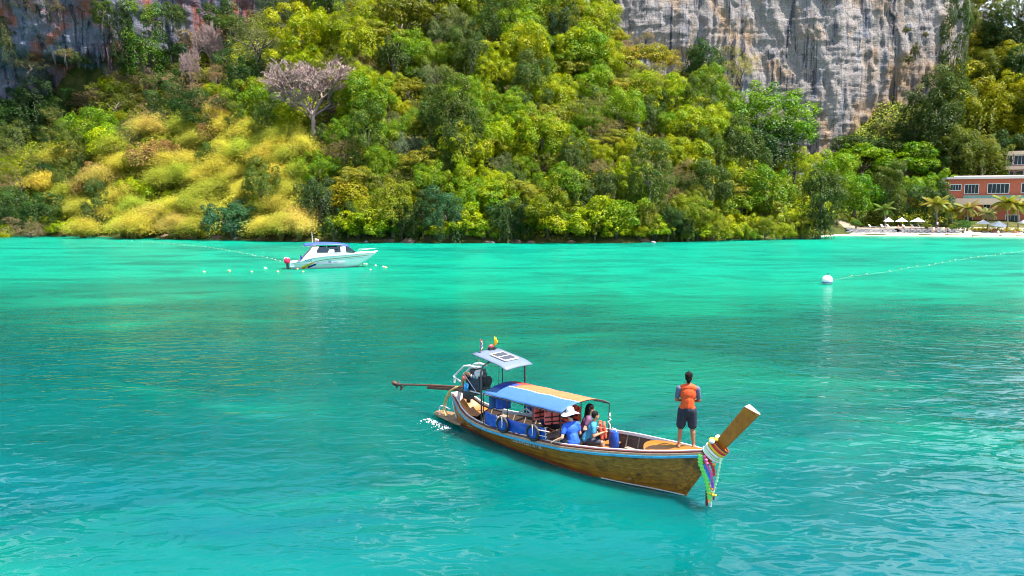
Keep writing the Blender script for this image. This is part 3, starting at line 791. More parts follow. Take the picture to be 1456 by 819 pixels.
for (u, v) in pts:
    k = rw.random(); s = rw.choice((.75, .9, 1.05, 1.2, 1.5)) * rw.uniform(.9, 1.1)
    bam = 60 < u < 440 and v > np.interp(u, [60, 130, 200, 300, 440], [235, 195, 180, 168, 190])
    if bam:
        if k < .74: s = .85 + .25 * (s - .7); plant(u, v, 66 * s, 40 * s, 'bamboo', rw.choice(((.54, .46, .055), (.50, .45, .05), (.45, .44, .05), (.40, .42, .045), (.52, .41, .08), (.34, .39, .035))), 'golden')
        elif k < .82: plant(u, v, 46 * s, 40 * s, 'bush', (.235, .16, .05), 'dry brown')
        elif k < .88: plant(u, v, 38 * s, 46 * s, 'drape', (.08, .12, .016), 'dark green')
        else: plant(u, v, 44 * s, 40 * s, 'bush', YG, 'yellow-green')
    elif u > 1340:                                        # scrub on the right-hand hill
        if k < .62: plant(u, v, 52 * s, 36 * s, 'bush', (.27, .27, .014) if v > 60 else (.17, .19, .016), 'yellow-green')
        elif k < .8: plant(u, v, 46 * s, 44 * s, 'drape', (.10, .13, .014), 'mid green')
        elif k < .9: plant(u, v, 50 * s, 34 * s, 'wispy', (.20, .16, .05), 'dry brown')
        else: plant(u, v, 42 * s, 40 * s, 'round', DG, 'dark green')
    elif u > 1165 and v < 225: plant(u, v, 50 * s, 30 * s, 'bush', (.040, .078, .012), 'dark green')  # leaf colour darkened to carry the cliff's shade
    elif u < 70 or (u < 330 and v < 180):
        if k < .35: plant(u, v, 48 * s, 42 * s, 'drape', DG, 'dark green')
        elif k < .6: plant(u, v, 56 * s, 40 * s, 'wispy', OL, 'olive')
        elif k < .8: plant(u, v, 50 * s, 36 * s, 'wispy', DRY, 'dry brown')
        else: plant(u, v, 46 * s, 40 * s, 'bush', YG, 'yellow-green')
    elif v > 285:                                         # waterline fringe
        if k < .55: plant(u, v, 54 * s, 42 * s, 'bush', YG if rw.random() < .6 else MG, 'yellow-green')
        elif k < .85: plant(u, v, 54 * s, 48 * s, 'round', (.15, .185, .012), 'mid green')
        else: plant(u, v, 42 * s, 50 * s, 'drape', DG, 'dark green')
    else:
        if k < .30: plant(u, v, 52 * s, 46 * s, 'round', YG, 'yellow-green')
        elif k < .48: plant(u, v, 50 * s, 46 * s, 'round', MG, 'mid green')
        elif k < .60: plant(u, v, 46 * s, 56 * s, 'drape', (.055, .095, .014), 'dark green')
        elif k < .69: plant(u, v, 38 * s, 66 * s, 'column', (.075, .115, .014), 'dark green')
        elif k < .78: plant(u, v, 58 * s, 40 * s, 'wispy', OL, 'olive')
        elif k < .86: plant(u, v, 60 * s, 38 * s, 'umbrella', (.20, .20, .02), 'yellow-green')
        elif k < .91: plant(u, v, 52 * s, 40 * s, 'wispy', (.23, .175, .075), 'dry brown')
        elif k < .95: plant(u, v, 50 * s, 42 * s, 'wispy', GG, 'grey-green')
        else: plant(u, v, 50 * s, 40 * s, 'bush', (.30, .30, .02), 'yellow-green')

# shrubs rooted in cracks and ledges of the two cliffs
for (u, v, w, h, kind, col, word, lab) in ((30, 8, 60, 34, 'wispy', (.13, .125, .045), 'olive', 'olive shrub high on the left cliff in the corner of the photo'), (70, 12, 56, 30, 'wispy', (.16, .14, .05), 'olive', 'straw coloured shrub on a ledge high on the left cliff'), (8, 60, 40, 60, 'drape', (.06, .075, .02), 'dark green', 'dark creeper on the left cliff at the photo edge'),
        (146, 14, 30, 40, 'column', (.06, .11, .012), 'mid green', 'green creeper hanging at the top of the left cliff'), (172, 50, 26, 80, 'column', (.03, .055, .016), 'dark green', 'dark creeper left of the tall leafy creeper column'),
        (92, 76, 34, 24, 'wispy', (.17, .15, .05), 'olive', 'straw shrub on the ledge above the cave'), (112, 84, 26, 22, 'bush', (.05, .07, .02), 'dark green', 'small dark shrub on the lip of the cave'), (40, 92, 60, 30, 'wispy', (.10, .10, .035), 'olive', 'olive shrub at the foot of the left cliff'), (165, 108, 30, 22, 'wispy', (.16, .14, .05), 'olive', 'straw shrub right of the cave mouth'),
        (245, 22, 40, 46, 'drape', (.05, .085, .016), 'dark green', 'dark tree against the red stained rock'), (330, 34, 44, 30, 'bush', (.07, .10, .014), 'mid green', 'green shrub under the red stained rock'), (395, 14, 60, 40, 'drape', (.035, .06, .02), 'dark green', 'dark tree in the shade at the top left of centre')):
    Yh = 200.0 if u < 190 else 206.0; c_ = at_y(u, v + h * .4, Yh)
    plant(u, v, w, h, kind, col, word, base=(c_.x, Yh, c_.z - .5), label=lab)
for (u, v, w, h, lab) in ((1288, 42, 14, 12, 'small yellowish shrub clinging high on the right of the cliff'), (1302, 72, 12, 28, 'brownish hanging plant on the blue stained part of the cliff'), (1292, 84, 18, 14, 'dark shrub left of the hanging plant on the cliff'), (1316, 48, 10, 9, 'tiny shrub near the right edge of the cliff')):
    Yh = 212.0; c_ = at_y(u, v + h * .4, Yh)
    plant(u, v, w, h, 'bush', (.10, .11, .02), 'olive', base=(c_.x, Yh, c_.z - .3), label=lab)

# dead standing trunk in the wood
g = cast(905, 204)
MB().tube([(0, 0, 0), (.15, 0, 4), (-.1, 0, 7), (.35, 0, 9)], [.6, .5, .42, .1], 8).build('dead_trunk', mat('dead_wood', (.30, .27, .25), .9, .3, 2, .5), None, True, loc=g)
tag(bpy.data.objects['dead_trunk'], 'grey dead standing trunk among trees left of the large bright green tree', 'dead tree')

gen = [q for q in PLANTS if q[1] == 'tree' and not q[6]]
gen.sort(key=lambda q: -max(abs(c.scale[0] * c.scale[2]) / q[0].location.y ** 2 for c in q[0].children))
for q in gen[285 - sum(1 for z in PLANTS if z[1] == 'tree' and z[6]):]:
    q[1] = 'shrub'; q[0].name = 'shrub'  # the smaller trees, named as shrubs though built as trees
    for c in q[0].children: c.name = 'foliage' if c.name.startswith('crown') else 'stems'
# ---- labels: colour, kind, height on the slope and a landmark column
def band(v): return 'at the waterline' if v > 288 else 'on the lower slope' if v > 215 else 'on the middle slope' if v > 120 else 'on the upper slope' if v > 45 else 'along the top edge'
COLS = [(45, 'at the far left edge'), (130, 'below the shaded left cliff'), (220, 'left in the bamboo'), (310, 'amid the bamboo'), (400, 'left of the bare tree'), (495, 'above the speedboat'),
        (570, 'right of the speedboat'), (650, 'near the silver tree'), (730, 'near the orange tree'), (810, 'right of centre'),
        (890, 'near the dead trunk'), (970, 'below the yellow umbrella tree'), (1050, 'left of the bright green giant'), (1150, 'by the bright green giant'), (1250, 'at the left end of the beach'),
        (1345, 'behind the beach parasols'), (1410, 'right of the cliff'), (9999, 'at the far right edge')]
KW = {'round': 'leafy tree', 'big': 'spreading tree', 'column': 'column tree', 'drape': 'draped tree', 'umbrella': 'feathery tree', 'wispy': 'wispy tree', 'bush': 'shrub', 'bamboo': 'bamboo clump', 'bare': 'bare tree'}
GRP = {'tree': 'trees of the hillside wood', 'shrub': 'shrubs of the hillside', 'bamboo': 'bamboo clumps on the left slope'}
CATS = {'tree': 'tree', 'shrub': 'shrub', 'bamboo': 'bamboo'}
buckets = {}
for p in PLANTS:
    e, nm, word, kind, u, v, lab = p
    e['category'] = CATS[nm]; e['group'] = GRP[nm]
    if lab: e['label'] = lab
    else:
        col = next(t for lim, t in COLS if u < lim)
        buckets.setdefault(f'{word} {KW[kind]} {band(v)} {col}', []).append(p)
for t, ps in buckets.items():
    ps.sort(key=lambda q: q[4])
    names = [''] if len(ps) == 1 else ['left ', 'right '] if len(ps) == 2 else ['leftmost ', 'middle ', 'rightmost '] if len(ps) == 3 else [w + ' ' for w in ('first', 'second', 'third', 'fourth', 'fifth', 'sixth', 'seventh', 'eighth', 'ninth', 'tenth', 'eleventh', 'twelfth')]
    for q, nme in zip(ps, names):
        q[0]['label'] = nme + t if nme.split(' ')[0] in ('', 'left', 'right', 'leftmost', 'middle', 'rightmost') else nme + 'from left ' + t

for q in PLANTS:
    w_ = q[0]['label'].split()
    if len(w_) > 16: q[0]['label'] = ' '.join(x_ for x_ in w_ if x_ != 'the')

# undergrowth carpet over the soil between the crowns (nobody could count it)
rs = np.random.RandomState(5)
n0 = 260000
ux = rs.uniform(-30, 1486, n0); vx = rs.uniform(-20, 345, n0)
PX = rs.uniform(-190, 190, n0); PY = shore(PX) + rs.uniform(1.2, 95, n0) ** 1.0
ok = (np.abs(PX / PY) < .78)
PX, PY = PX[ok], PY[ok]; PZ = terrain(PX, PY)
ok = ~((PX > 72) & (PY < shore(PX) + 16)) & (PZ < 85) & ~((PX > 98) & (PY < 178))
PX, PY, PZ = PX[ok], PY[ok], PZ[ok]
n = len(PX); hgt_ = rs.uniform(.05, 1, n) ** .7 * 6.5 * np.clip(fbm(PX * .22, PY * .22, 0, 3) - .22, .06, 1)
C = np.stack([PX, PY, PZ + hgt_], 1)
Nn = np.tile([0, -.55, .8], (n, 1)) + rs.normal(0, .45, (n, 3)); Nn /= np.linalg.norm(Nn, axis=1, keepdims=True)
V, F, tn = leaf_quads(C, Nn, rs.uniform(.45, .95, n), .5, np.clip(fbm(PX * .1, PY * .1, 0, 8) * 1.2 - .1 + rs.uniform(-.2, .2, n), 0, 1), rs)
o = place('undergrowth', np_mesh('undergrowth', V, F, M_LEAF, False, {'tone': tn}), color=(.20, .245, .015))
tag(o, 'low leafy undergrowth covering the soil between the trees', 'undergrowth', kind='stuff')

# fine yellow bamboo scrub closing the slope between the clumps
rs = np.random.RandomState(15); n0 = 150000
PX = rs.uniform(-112, -34, n0); PY = shore(PX) + rs.uniform(.8, 52, n0); PZ = terrain(PX, PY)
dpt = PY * math.cos(PITCH) - (PZ + 1 - CAM_H) * math.sin(PITCH); uu = 728 + 1000 * PX / dpt; vv = 409.5 - 1000 * (PY * math.sin(PITCH) + (PZ + 1 - CAM_H) * math.cos(PITCH)) / dpt
edge = np.interp(uu, [60, 130, 200, 300, 440], [235, 195, 180, 168, 190]) + 26 * (fbm(PX * .12, PY * .12, 0, 31) - .5) * 2
ok = (uu > 55 + 30 * fbm(PX * .1, PY * .1, 0, 32)) & (uu < 455 - 50 * fbm(PX * .1, PY * .1, 0, 33)) & (vv > edge)
PX, PY, PZ = PX[ok], PY[ok], PZ[ok]; n = len(PX)
hgt_ = rs.uniform(.05, 1, n) ** .6 * 7.5 * np.clip(fbm(PX * .20, PY * .20, 0, 34) - .24, .08, 1)
Nn = np.tile([0, -.4, .9], (n, 1)) + rs.normal(0, .5, (n, 3)); Nn /= np.linalg.norm(Nn, axis=1, keepdims=True)
V, F, tn = leaf_quads(np.stack([PX, PY, PZ + hgt_], 1), Nn, rs.uniform(.35, .75, n), .32, np.clip(fbm(PX * .12, PY * .12, 0, 35) * 1.4 - .2 + rs.uniform(-.15, .15, n), 0, 1), rs, .05)
tag(place('bamboo_scrub', np_mesh('bamboo_scrub', V, F, M_LEAFB, False, {'tone': tn}), color=(.50, .47, .06)), 'fine yellow bamboo scrub covering the left slope', 'scrub', kind='stuff')
# ------------------------------------------------------------------ the longtail boat
BOW = Vector((4.21, 16.39, 0)); HEAD = R(-44.5)
BD = Vector((math.cos(HEAD), math.sin(HEAD), 0)); BN = Vector((math.sin(HEAD), -math.cos(HEAD), 0))   # forward; towards the camera side
BOAT_O = BOW + BD * -4.0
def P(s, t, z): return Vector((s + 4.0, -t, z))                     # boat-local point: s forward of the stem foot, t to the camera side
def W(s, t, z): return BOW + BD * s + BN * t + Vector((0, 0, z))    # the same point in the world

def wood(name, c1, c2, grain=(1.0, 14, 14), rough=.42, coat=.25, bump=.25, spots=0.0):
    m, nt, N, L, b = nmat(name)
    tc = N.new('ShaderNodeTexCoord'); mp = N.new('ShaderNodeMapping'); mp.inputs['Scale'].default_value = grain
    L.new(tc.outputs['Object'], mp.inputs[0])
    nz = N.new('ShaderNodeTexNoise'); nz.inputs['Scale'].default_value = 1.6; nz.inputs['Detail'].default_value = 6; nz.inputs['Roughness'].default_value = .65; nz.inputs['Distortion'].default_value = .6
    L.new(mp.outputs[0], nz.inputs['Vector'])
    rp = N.new('ShaderNodeValToRGB'); rp.color_ramp.elements[0].position = .32; rp.color_ramp.elements[1].position = .68
    rp.color_ramp.elements[0].color = (*c1, 1); rp.color_ramp.elements[1].color = (*c2, 1)
    L.new(nz.outputs[0], rp.inputs[0]); out = rp.outputs[0]
    n2 = N.new('ShaderNodeTexNoise'); n2.inputs['Scale'].default_value = 3.2; n2.inputs['Detail'].default_value = 4
    L.new(tc.outputs['Object'], n2.inputs['Vector'])
    r2 = N.new('ShaderNodeMapRange'); r2.inputs['From Min'].default_value = .56; r2.inputs['From Max'].default_value = .72; L.new(n2.outputs[0], r2.inputs['Value'])
    out = mixc(N, L, math_node(N, L, 'MULTIPLY', r2.outputs[0], .3 + spots), out, tuple(c * .22 for c in c1))
    L.new(out, b.inputs['Base Color']); b.inputs['Roughness'].default_value = rough; b.inputs['Coat Weight'].default_value = coat; b.inputs['Coat Roughness'].default_value = .25
    bp = N.new('ShaderNodeBump'); bp.inputs['Strength'].default_value = bump; bp.inputs['Distance'].default_value = .01
    L.new(nz.outputs[0], bp.inputs['Height']); L.new(bp.outputs[0], b.inputs['Normal'])
    return m
M_HULL = wood('varnished_hull', (.125, .046, .003), (.42, .175, .008), spots=.45)
M_RED = wood('red_bottom_paint', (.16, .035, .014), (.26, .07, .03), coat=.05)
M_DECK = wood('golden_deck', (.25, .085, .005), (.36, .14, .012), (1, 9, 9), .38, .3, .12, -.2)
M_PROW = wood('prow_wood', (.31, .085, .003), (.52, .165, .006), (5, 9, 3), .35, .35, .2, 0)
M_INNER = wood('hull_inside', (.045, .028, .018), (.10, .06, .035), rough=.7, coat=0)
M_PALEWOOD = wood('pale_floor_wood', (.18, .125, .095), (.30, .23, .18), rough=.65, coat=0, spots=-.15)
M_WHITE = mat('white_paint', (.60, .60, .60), .4, .06, 8, .05)
M_CREAM = mat('peach_paint', (.42, .27, .17), .45, .12, 9, .05)
M_MAROON = mat('maroon_paint', (.12, .028, .022), .45, .25, 9)
M_BLUE = mat('light_blue_paint', (.05, .32, .52), .4, .2, 7)
M_STEEL = mat('black_pipe', (.03, .032, .035), .35, .3, 12, spec=.5)
M_TARP = mat('blue_tarpaulin', (.012, .075, .40), .42, .25, 4, .3)
M_FABB = mat('sky_blue_canvas', (.030, .105, .28), .75, .10, 5, .3)
M_FABO = mat('orange_canvas', (.40, .125, .04), .75, .10, 5, .3)
M_FABR = mat('red_canvas', (.32, .018, .010), .75, .15, 5, .3)
M_FABD = mat('deep_blue_canvas', (.007, .03, .24), .75, .15, 5, .3)
M_FABP = mat('pink_canvas', (.40, .14, .12), .75, .15, 5, .3)
M_ROPE = mat('pale_rope', (.62, .56, .47), .9, .2, 30, .5)
M_RUBBER = mat('black_rubber', (.018, .018, .02), .65, .3, 14, .3)

ST_S  = [-8.30, -8.05, -7.70, -7.26, -6.7, -6.1, -5.2, -4.3, -3.1, -2.0, -1.16, -.70, -.30, .10, .50]
RAIL_B = [.30, .37, .49, .62, .75, .85, .93, .96, .95, .85, .67, .55, .42, .25, .07]
RAIL_Z = [1.02, .90, .70, .585, .555, .56, .61, .67, .75, .89, 1.00, 1.065, 1.13, 1.20, 1.27]
WL_S = [-8.45, -8.2, -7.1, -5.9, -5.1, -3.4, -2.2, -1.4, -.8, -.3, 0]
WL_B = [.05, .14, .33, .50, .58, .65, .57, .37, .18, .06, 0]
KEEL_S = [-8.5, -7.9, -7, -5, -2, -.8, 0]; KEEL_Z = [.05, -.06, -.22, -.34, -.34, -.2, 0]
def rail_b(s): return float(np.interp(s, ST_S, RAIL_B))
def rail_z(s): return float(np.interp(s, ST_S, RAIL_Z))
def half(s, z):
    zr, br = rail_z(s), rail_b(s)
    zk = 1.55 * s if s > 0 else float(np.interp(s, KEEL_S, KEEL_Z))
    if s >= 0 or zk >= 0:
        q = min(max((z - zk) / max(zr - zk, .01), 0), 1); return br * q ** .75
    bw = float(np.interp(s, WL_S, WL_B))
    if z < 0: return bw * math.sqrt(max((z - zk) / -zk, 0))
    return bw + (br - bw) * min(z / zr, 1) ** .82
def keel(s): return 1.55 * s if s > 0 else float(np.interp(s, KEEL_S, KEEL_Z))
FINE = list(np.linspace(-8.30, .50, 45))

boat = empty('longtail_boat', BOAT_O, HEAD, 'wooden longtail boat with blue and orange canopy and raised garlanded prow', 'boat')
# inner shell
rings = []
for s in FINE:
    zk, zr = keel(s), rail_z(s); ring = []
    for sg in (1, -1):
        zz = [zk + (zr - .01 - zk) * (k / 8) for k in range(9)]
        pts_ = [P(s, sg * max(half(s, z) - .035, .003), z + .02) for z in zz]
        ring += pts_[::-1] if sg > 0 else pts_
    rings.append(ring)
hull = MB().loft(rings, False, False).build('hull', M_INNER, boat, True)
# outer planks (strakes), each side, lapped
NS = 6
for sg in (1, -1):
    for k in range(NS):
        rr = []
        for s in FINE:
            zk, zr = max(keel(s), -.34), rail_z(s) - .10
            za = zk + (zr - zk) * (k / NS) ; zb = zk + (zr - zk) * ((k + 1) / NS)
            a, b2 = half(s, za), half(s, zb)
            rr.append([P(s, sg * (a + .020), za - .012), P(s, sg * (b2 + .004), zb), P(s, sg * max(b2 - .02, 0), zb), P(s, sg * max(a - .012, 0), za - .012)])
        MB().loft(rr, True, True).build('plank', M_HULL, hull, False)
# gunwale strips
def strip(name, out0, out1, z0, z1, matr, sg, s0=-8.30, s1=.50):
    rr = []
    for s in FINE:
        if s < s0 - .01 or s > s1 + .01: continue
        b2, z = rail_b(s), rail_z(s)
        rr.append([P(s, sg * (b2 + out0), z + z0), P(s, sg * (b2 + out1), z + z0), P(s, sg * (b2 + out1), z + z1), P(s, sg * (b2 + out0), z + z1)])
    return MB().loft(rr, True, True).build(name, matr, boat, False, bevel=.004)
for sg in (1, -1):
    strip('rub_rail', -.02, .050, -.145, -.085, M_BLUE, sg)
    strip('gunwale', -.03, .034, -.084, -.028, M_CREAM, sg)
    strip('gunwale_inlay', -.03, .020, -.027, .012, M_MAROON, sg)
    strip('gunwale_cap', -.075, -.032, -.05, .032, M_WHITE, sg)
    strip('inner_stringer', -.085, -.055, -.20, -.14, M_PALEWOOD, sg, -7.4, -.7)
# white waterline bead towards the bow
rr = [[P(s, half(s, .03) + .022, .02), P(s, half(s, .03) + .030, .02), P(s, half(s, .05) + .030, .05), P(s, half(s, .05) + .022, .05)] for s in np.linspace(-2.1, 0, 14)]
MB().loft(rr, True, True).build('waterline_bead', M_WHITE, boat)
rr = [[P(s, half(s, .0) + .024, -.03), P(s, half(s, .0) + .036, -.03), P(s, half(s, .085) + .036, .085), P(s, half(s, .085) + .024, .085)] for s in np.linspace(-8.0, -2.35, 30)]
MB().loft(rr, True, True).build('boot_stripe', M_RED, boat)
# ribs
for s in np.arange(-7.3, -.6, .42):
    for sg in (1, -1):
        zr = rail_z(s)
        MB().tube([P(s, sg * (half(s, z) - .055), z) for z in np.linspace(.10, zr - .06, 5)], .022, 4).build('rib', M_PALEWOOD, boat)
# floorboards
for t in np.arange(-.54, .55, .135):
    for (s0, s1) in ((-7.4, -5.35), (-5.33, -3.2), (-3.18, -1.25)):
        lim = min(half(s0, .22), half(s1, .22)) - .03
        if abs(t) + .06 > lim + .12: continue
        MB().box(P((s0 + s1) / 2, t, .20 + .003 * (hash((round(t, 2), s0)) % 3)), (s1 - s0 - .01, .125, .022)).build('floorboard', M_PALEWOOD, boat, bevel=.003)
# thwarts / benches
def thwart(s, z, w, matr, name='thwart', th=.03):
    hb = half(s, z) - .05
    return MB().box(P(s, 0, z), (w, 2 * hb, th)).build(name, matr, boat, bevel=.004)
thwart(-2.62, .56, .36, M_DECK, 'bench'); thwart(-3.5, .50, .28, M_PALEWOOD, 'bench'); thwart(-4.4, .46, .28, M_PALEWOOD, 'bench'); thwart(-5.3, .44, .28, M_PALEWOOD, 'bench')
thwart(-6.75, .42, .24, M_PALEWOOD, 'bench'); thwart(-1.30, .55, .10, M_PALEWOOD, 'crossbeam')
MB().bar(P(-2.05, -.42, .60), P(-1.05, -.30, .62), .14, .03).build('loose_plank', M_PALEWOOD, boat)
MB().bar(P(-6.2, .1, .80), P(-5.0, -.35, .86), .06, .06).build('support_beam', M_WHITE, boat)
MB().bar(P(-6.2, -.45, .60), P(-5.6, -.30, .95), .04, .04).bar(P(-5.6, -.30, .95), P(-5.0, -.45, .60), .04, .04).build('support_brace', M_WHITE, boat)
# foredeck
ring_n, ring_f = [], []
mb = MB(); rows = []
for s in np.linspace(-.85, .46, 14):
    hb = rail_b(s) - .078; row = []
    for k in range(9):
        t = hb * (k / 4 - 1); row.append(P(s - .22 * max(0, 1 - (s + .78) / .3) * (1 - (t / max(hb, .01)) ** 2), t, rail_z(s) + .0 + .05 * (1 - (t / max(hb, .02)) ** 2)))
    rows.append(row)
mb.loft(rows, False, False)
mb.loft([[p - Vector((0, 0, .03)) for p in row] for row in rows], False, False)
mb.loft([rows[0], [p - Vector((0, 0, .03)) for p in rows[0]]], False, False)
mb.build('foredeck', M_DECK, boat, True)
# stern deck
rows = []
for s in np.linspace(-8.24, -7.45, 7):
    hb = rail_b(s) - .07; rows.append([P(s, hb * (k / 3 - 1), rail_z(s) - .10 - .16 * (1 - abs(k / 3 - 1))) for k in range(7)])
MB().loft(rows, False, False).build('stern_deck', M_DECK, boat, True)
# transom
sx_ = -8.31
MB().prism([(-.33, 1.04), (-.24, .5), (-.10, .06), (.10, .06), (.24, .5), (.33, 1.04)], .05, Matrix.Translation(P(sx_ + .03, 0, 0)) @ Matrix(((0, 0, -1, 0), (1, 0, 0, 0), (0, 1, 0, 0), (0, 0, 0, 1)))).build('transom', M_WHITE, boat, bevel=.006)
# boarding platform at the stern
pl = [(-9.40, .06), (-9.32, .24), (-8.25, .44), (-7.75, .46), (-7.75, -.40), (-8.25, -.40), (-9.32, -.12)]
MB().prism([(s + 4, -t) for s, t in pl], .07, Matrix.Translation((0, 0, .10))).build('stern_platform', wood('stern_platform_wood', (.17, .09, .04), (.27, .16, .085), (2, 9, 9), .4, .2), boat, bevel=.01)
# stern ladder: two bent tubes and a hoop
lad = MB()
for t in (.16, .24):
    lad.tube([P(-8.25, t - .06, 1.22), P(-8.50, t, 1.05), P(-8.72, t + .02, .70), P(-8.80, t + .02, .35), P(-8.66, t + .02, .18)], .024, 6)
lad.build('ladder_rail', mat('brass_pipe', (.55, .36, .12), .35, .2, 9), boat, True)
MB().tube([P(-9.05, .20, .17), P(-9.06, .22, .34), P(-8.95, .24, .46), P(-8.72, .26, .50), P(-8.40, .28, .46)], .024, 6).build('ladder_hoop', M_WHITE, boat, True)

# prow post
def tri(bs, bz, w, fs, fz): return [P(bs, w, bz), P(bs + .02, w * .55, bz + .012), P(bs + .02, -w * .55, bz + .012), P(bs, -w, bz), P(fs - .03, -w * .35, fz + .02), P(fs, 0, fz), P(fs - .03, w * .35, fz + .02)]
rg = [tri(-.10, .02, .03, .02, -.02), tri(.02, .42, .05, .27, .42), tri(.22, .80, .065, .50, .79), tri(.47, 1.17, .080, .74, 1.10), tri(.80, 1.60, .090, 1.07, 1.50), tri(1.15, 2.09, .105, 1.44, 1.96), tri(1.48, 2.56, .125, 1.80, 2.41)]
MB().loft(rg, True, True).build('prow_post', M_PROW, boat, bevel=.008)
MB().loft([rg[-1], [p + Vector((.006, 0, .008)) for p in rg[-1]]], True, True).build('prow_cap', mat('whitewashed_wood', (.42, .33, .25), .6, .12, 9), boat, bevel=.003)

# name on the hull side
fc = bpy.data.curves.new('name_lettering', 'FONT'); fc.body = 'NARUNMUEN 10-1 88'; fc.size = .125; fc.extrude = .002; fc.align_x = 'LEFT'; fc.space_character = .98
to = bpy.data.objects.new('name_lettering_tmp', fc); COL.objects.link(to)
dg = bpy.context.evaluated_depsgraph_get(); dg.update()
me = bpy.data.meshes.new_from_object(to.evaluated_get(dg)); bpy.data.objects.remove(to)
me.materials.clear(); me.materials.append(M_WHITE); me.name = 'name_lettering'
# letters follow the hull side
for v in me.vertices:
    s = -5.08 + v.co.x * 1.0; z = rail_z(s) - .275 + v.co.y; o_ = half(s, z) + .034 + v.co.z
    v.co = P(s, o_, z)
place('name_lettering', me, boat)

# ---- main canopy
def canopy_z(t, s): return 1.515 + .22 * (1 - (t / .84) ** 2) - .018 * math.sin((s + 6.1) / 1.0 * PI) ** 2 * (1 - (t / .84) ** 2) + (s + 6.1) * .016
def fabric(name, s0, s1, t0, t1, matr, label, lift=0.0):
    rows = []
    for s in np.linspace(s0, s1, max(4, int((s1 - s0) * 6))):
        rows.append([P(s - .20 * t, t, canopy_z(t, s) + lift + .006 * math.sin(s * 9 + t * 5)) for t in np.linspace(t0, t1, 9)])
    o = MB().loft(rows, False, False).build(name, matr, can, True)
    so = o.modifiers.new('s', 'SOLIDIFY'); so.thickness = .006
    o['label'] = label
    return o
can = empty('canopy', P(0, 0, 0) * 0, parent=boat)
fabric('canopy_panel', -6.12, -3.08, .84, .25, M_FABB, 'sky blue canvas panel')
fabric('canopy_stripe', -6.12, -3.08, .249, .215, M_WHITE, 'thin white seam stripe', .001)
fabric('canopy_panel', -5.62, -3.08, .214, -.42, M_FABO, 'pale orange canvas panel')
fabric('canopy_panel', -5.62, -3.08, -.421, -.84, M_FABP, 'pink canvas panel')
fabric('canopy_panel', -6.12, -5.621, .214, -.10, M_FABD, 'deep blue canvas patch')
fabric('canopy_panel', -6.12, -5.621, -.101, -.84, M_FABR, 'red canvas patch')
fabric('canopy_patch', -6.11, -5.75, .50, .22, M_FABD, 'deep blue canvas patch at the rear corner', .004)
for s in (-6.1, -5.1, -4.1, -3.1):
    MB().tube([P(s - .20 * t, t, canopy_z(t, s) - .022) for t in np.linspace(.84, -.84, 13)], .015, 6).build('canopy_hoop', M_STEEL, can, True)
    for sg in (1, -1):
        MB().tube([P(s - sg * .168, sg * .84, canopy_z(.84, s) - .02), P(s - sg * .168, sg * min(.84, rail_b(s) - .03), rail_z(s) - .02)], .016, 6).build('canopy_post', M_STEEL, can, True)
for sg in (1, -1):
    MB().tube([P(s - sg * .168, sg * .845, canopy_z(.84, s) - .03) for s in np.linspace(-6.1, -3.1, 8)], .014, 6).build('canopy_rail', M_STEEL, can, True)

def tarp(name, pts, matr, parent, amp=.03, seed=0, thick=.006, nu=26, nv=9):
    """cloth hung between four corners (local points a,b top; c,d bottom) with folds"""
    a, b2, c, d = [Vector(p) for p in pts]
    nrm = (b2 - a).cross(c - a).normalized(); rows = []
    for j in range(nv):
        v = j / (nv - 1); row = []
        for i in range(nu):
            u = i / (nu - 1); p = a.lerp(b2, u).lerp(c.lerp(d, u), v)
            f = math.sin(u * 17 + seed) * .5 + math.sin(u * 41 + v * 3 + seed * 2) * .3 + math.sin((u * 9 - v * 7) + seed) * .5
            row.append(p + nrm * amp * f * (.35 + .65 * v) - Vector((0, 0, .03 * math.sin(u * PI) * (1 - v))))
        rows.append(row)
    o = MB().loft(rows, False, False).build(name, matr, parent, True)
    so = o.modifiers.new('s', 'SOLIDIFY'); so.thickness = thick
    return o
tarp('side_curtain', (P(-6.22, .83, 1.02), P(-5.62, .88, .98), P(-6.22, .82, .60), P(-5.62, .90, .60)), M_TARP, boat, .022, 1, nu=14)
tarp('side_curtain', (P(-5.55, .88, 1.0), P(-3.70, .93, 1.06), P(-5.55, .89, .60), P(-3.70, .94, .74)), M_TARP, boat, .03, 4, nu=34)
tarp('side_curtain', (P(-6.1, -.84, 1.0), P(-5.0, -.9, 1.0), P(-6.1, -.84, .58), P(-5.0, -.9, .62)), M_TARP, boat, .03, 7)
tarp('rear_curtain', (P(-6.06, .80, 1.46), P(-5.88, .30, 1.52), P(-6.06, .80, 1.08), P(-5.88, .30, 1.06)), M_FABB, boat, .018, 2, nu=14)
tarp('rear_curtain', (P(-5.84, .74, 1.42), P(-5.60, .36, 1.44), P(-5.84, .74, 1.10), P(-5.60, .36, 1.10)), M_TARP, boat, .012, 3, nu=14)
# rope lashings on the curtains
for (s, z0, z1) in ((-5.59, .60, 1.02), (-3.72, .76, 1.08)):
    MB().tube([P(s + .03 * math.sin(k * 2.2), .93 + .01 * (k % 2), z0 + (z1 - z0) * k / 8) for k in range(9)], .014, 5).build('rope_lashing', M_ROPE, boat, True)
MB().tube([P(-4.15, .97, .98), P(-3.9, .99, .985), P(-3.55, .98, 1.01)], .016, 5).build('rope_lashing', M_ROPE, boat, True)
MB().tube([P(-4.35, 1.0, .82), P(-4.0, 1.0, .825), P(-3.62, .99, .86)], .010, 5).build('rope_lashing', M_ROPE, boat, True)

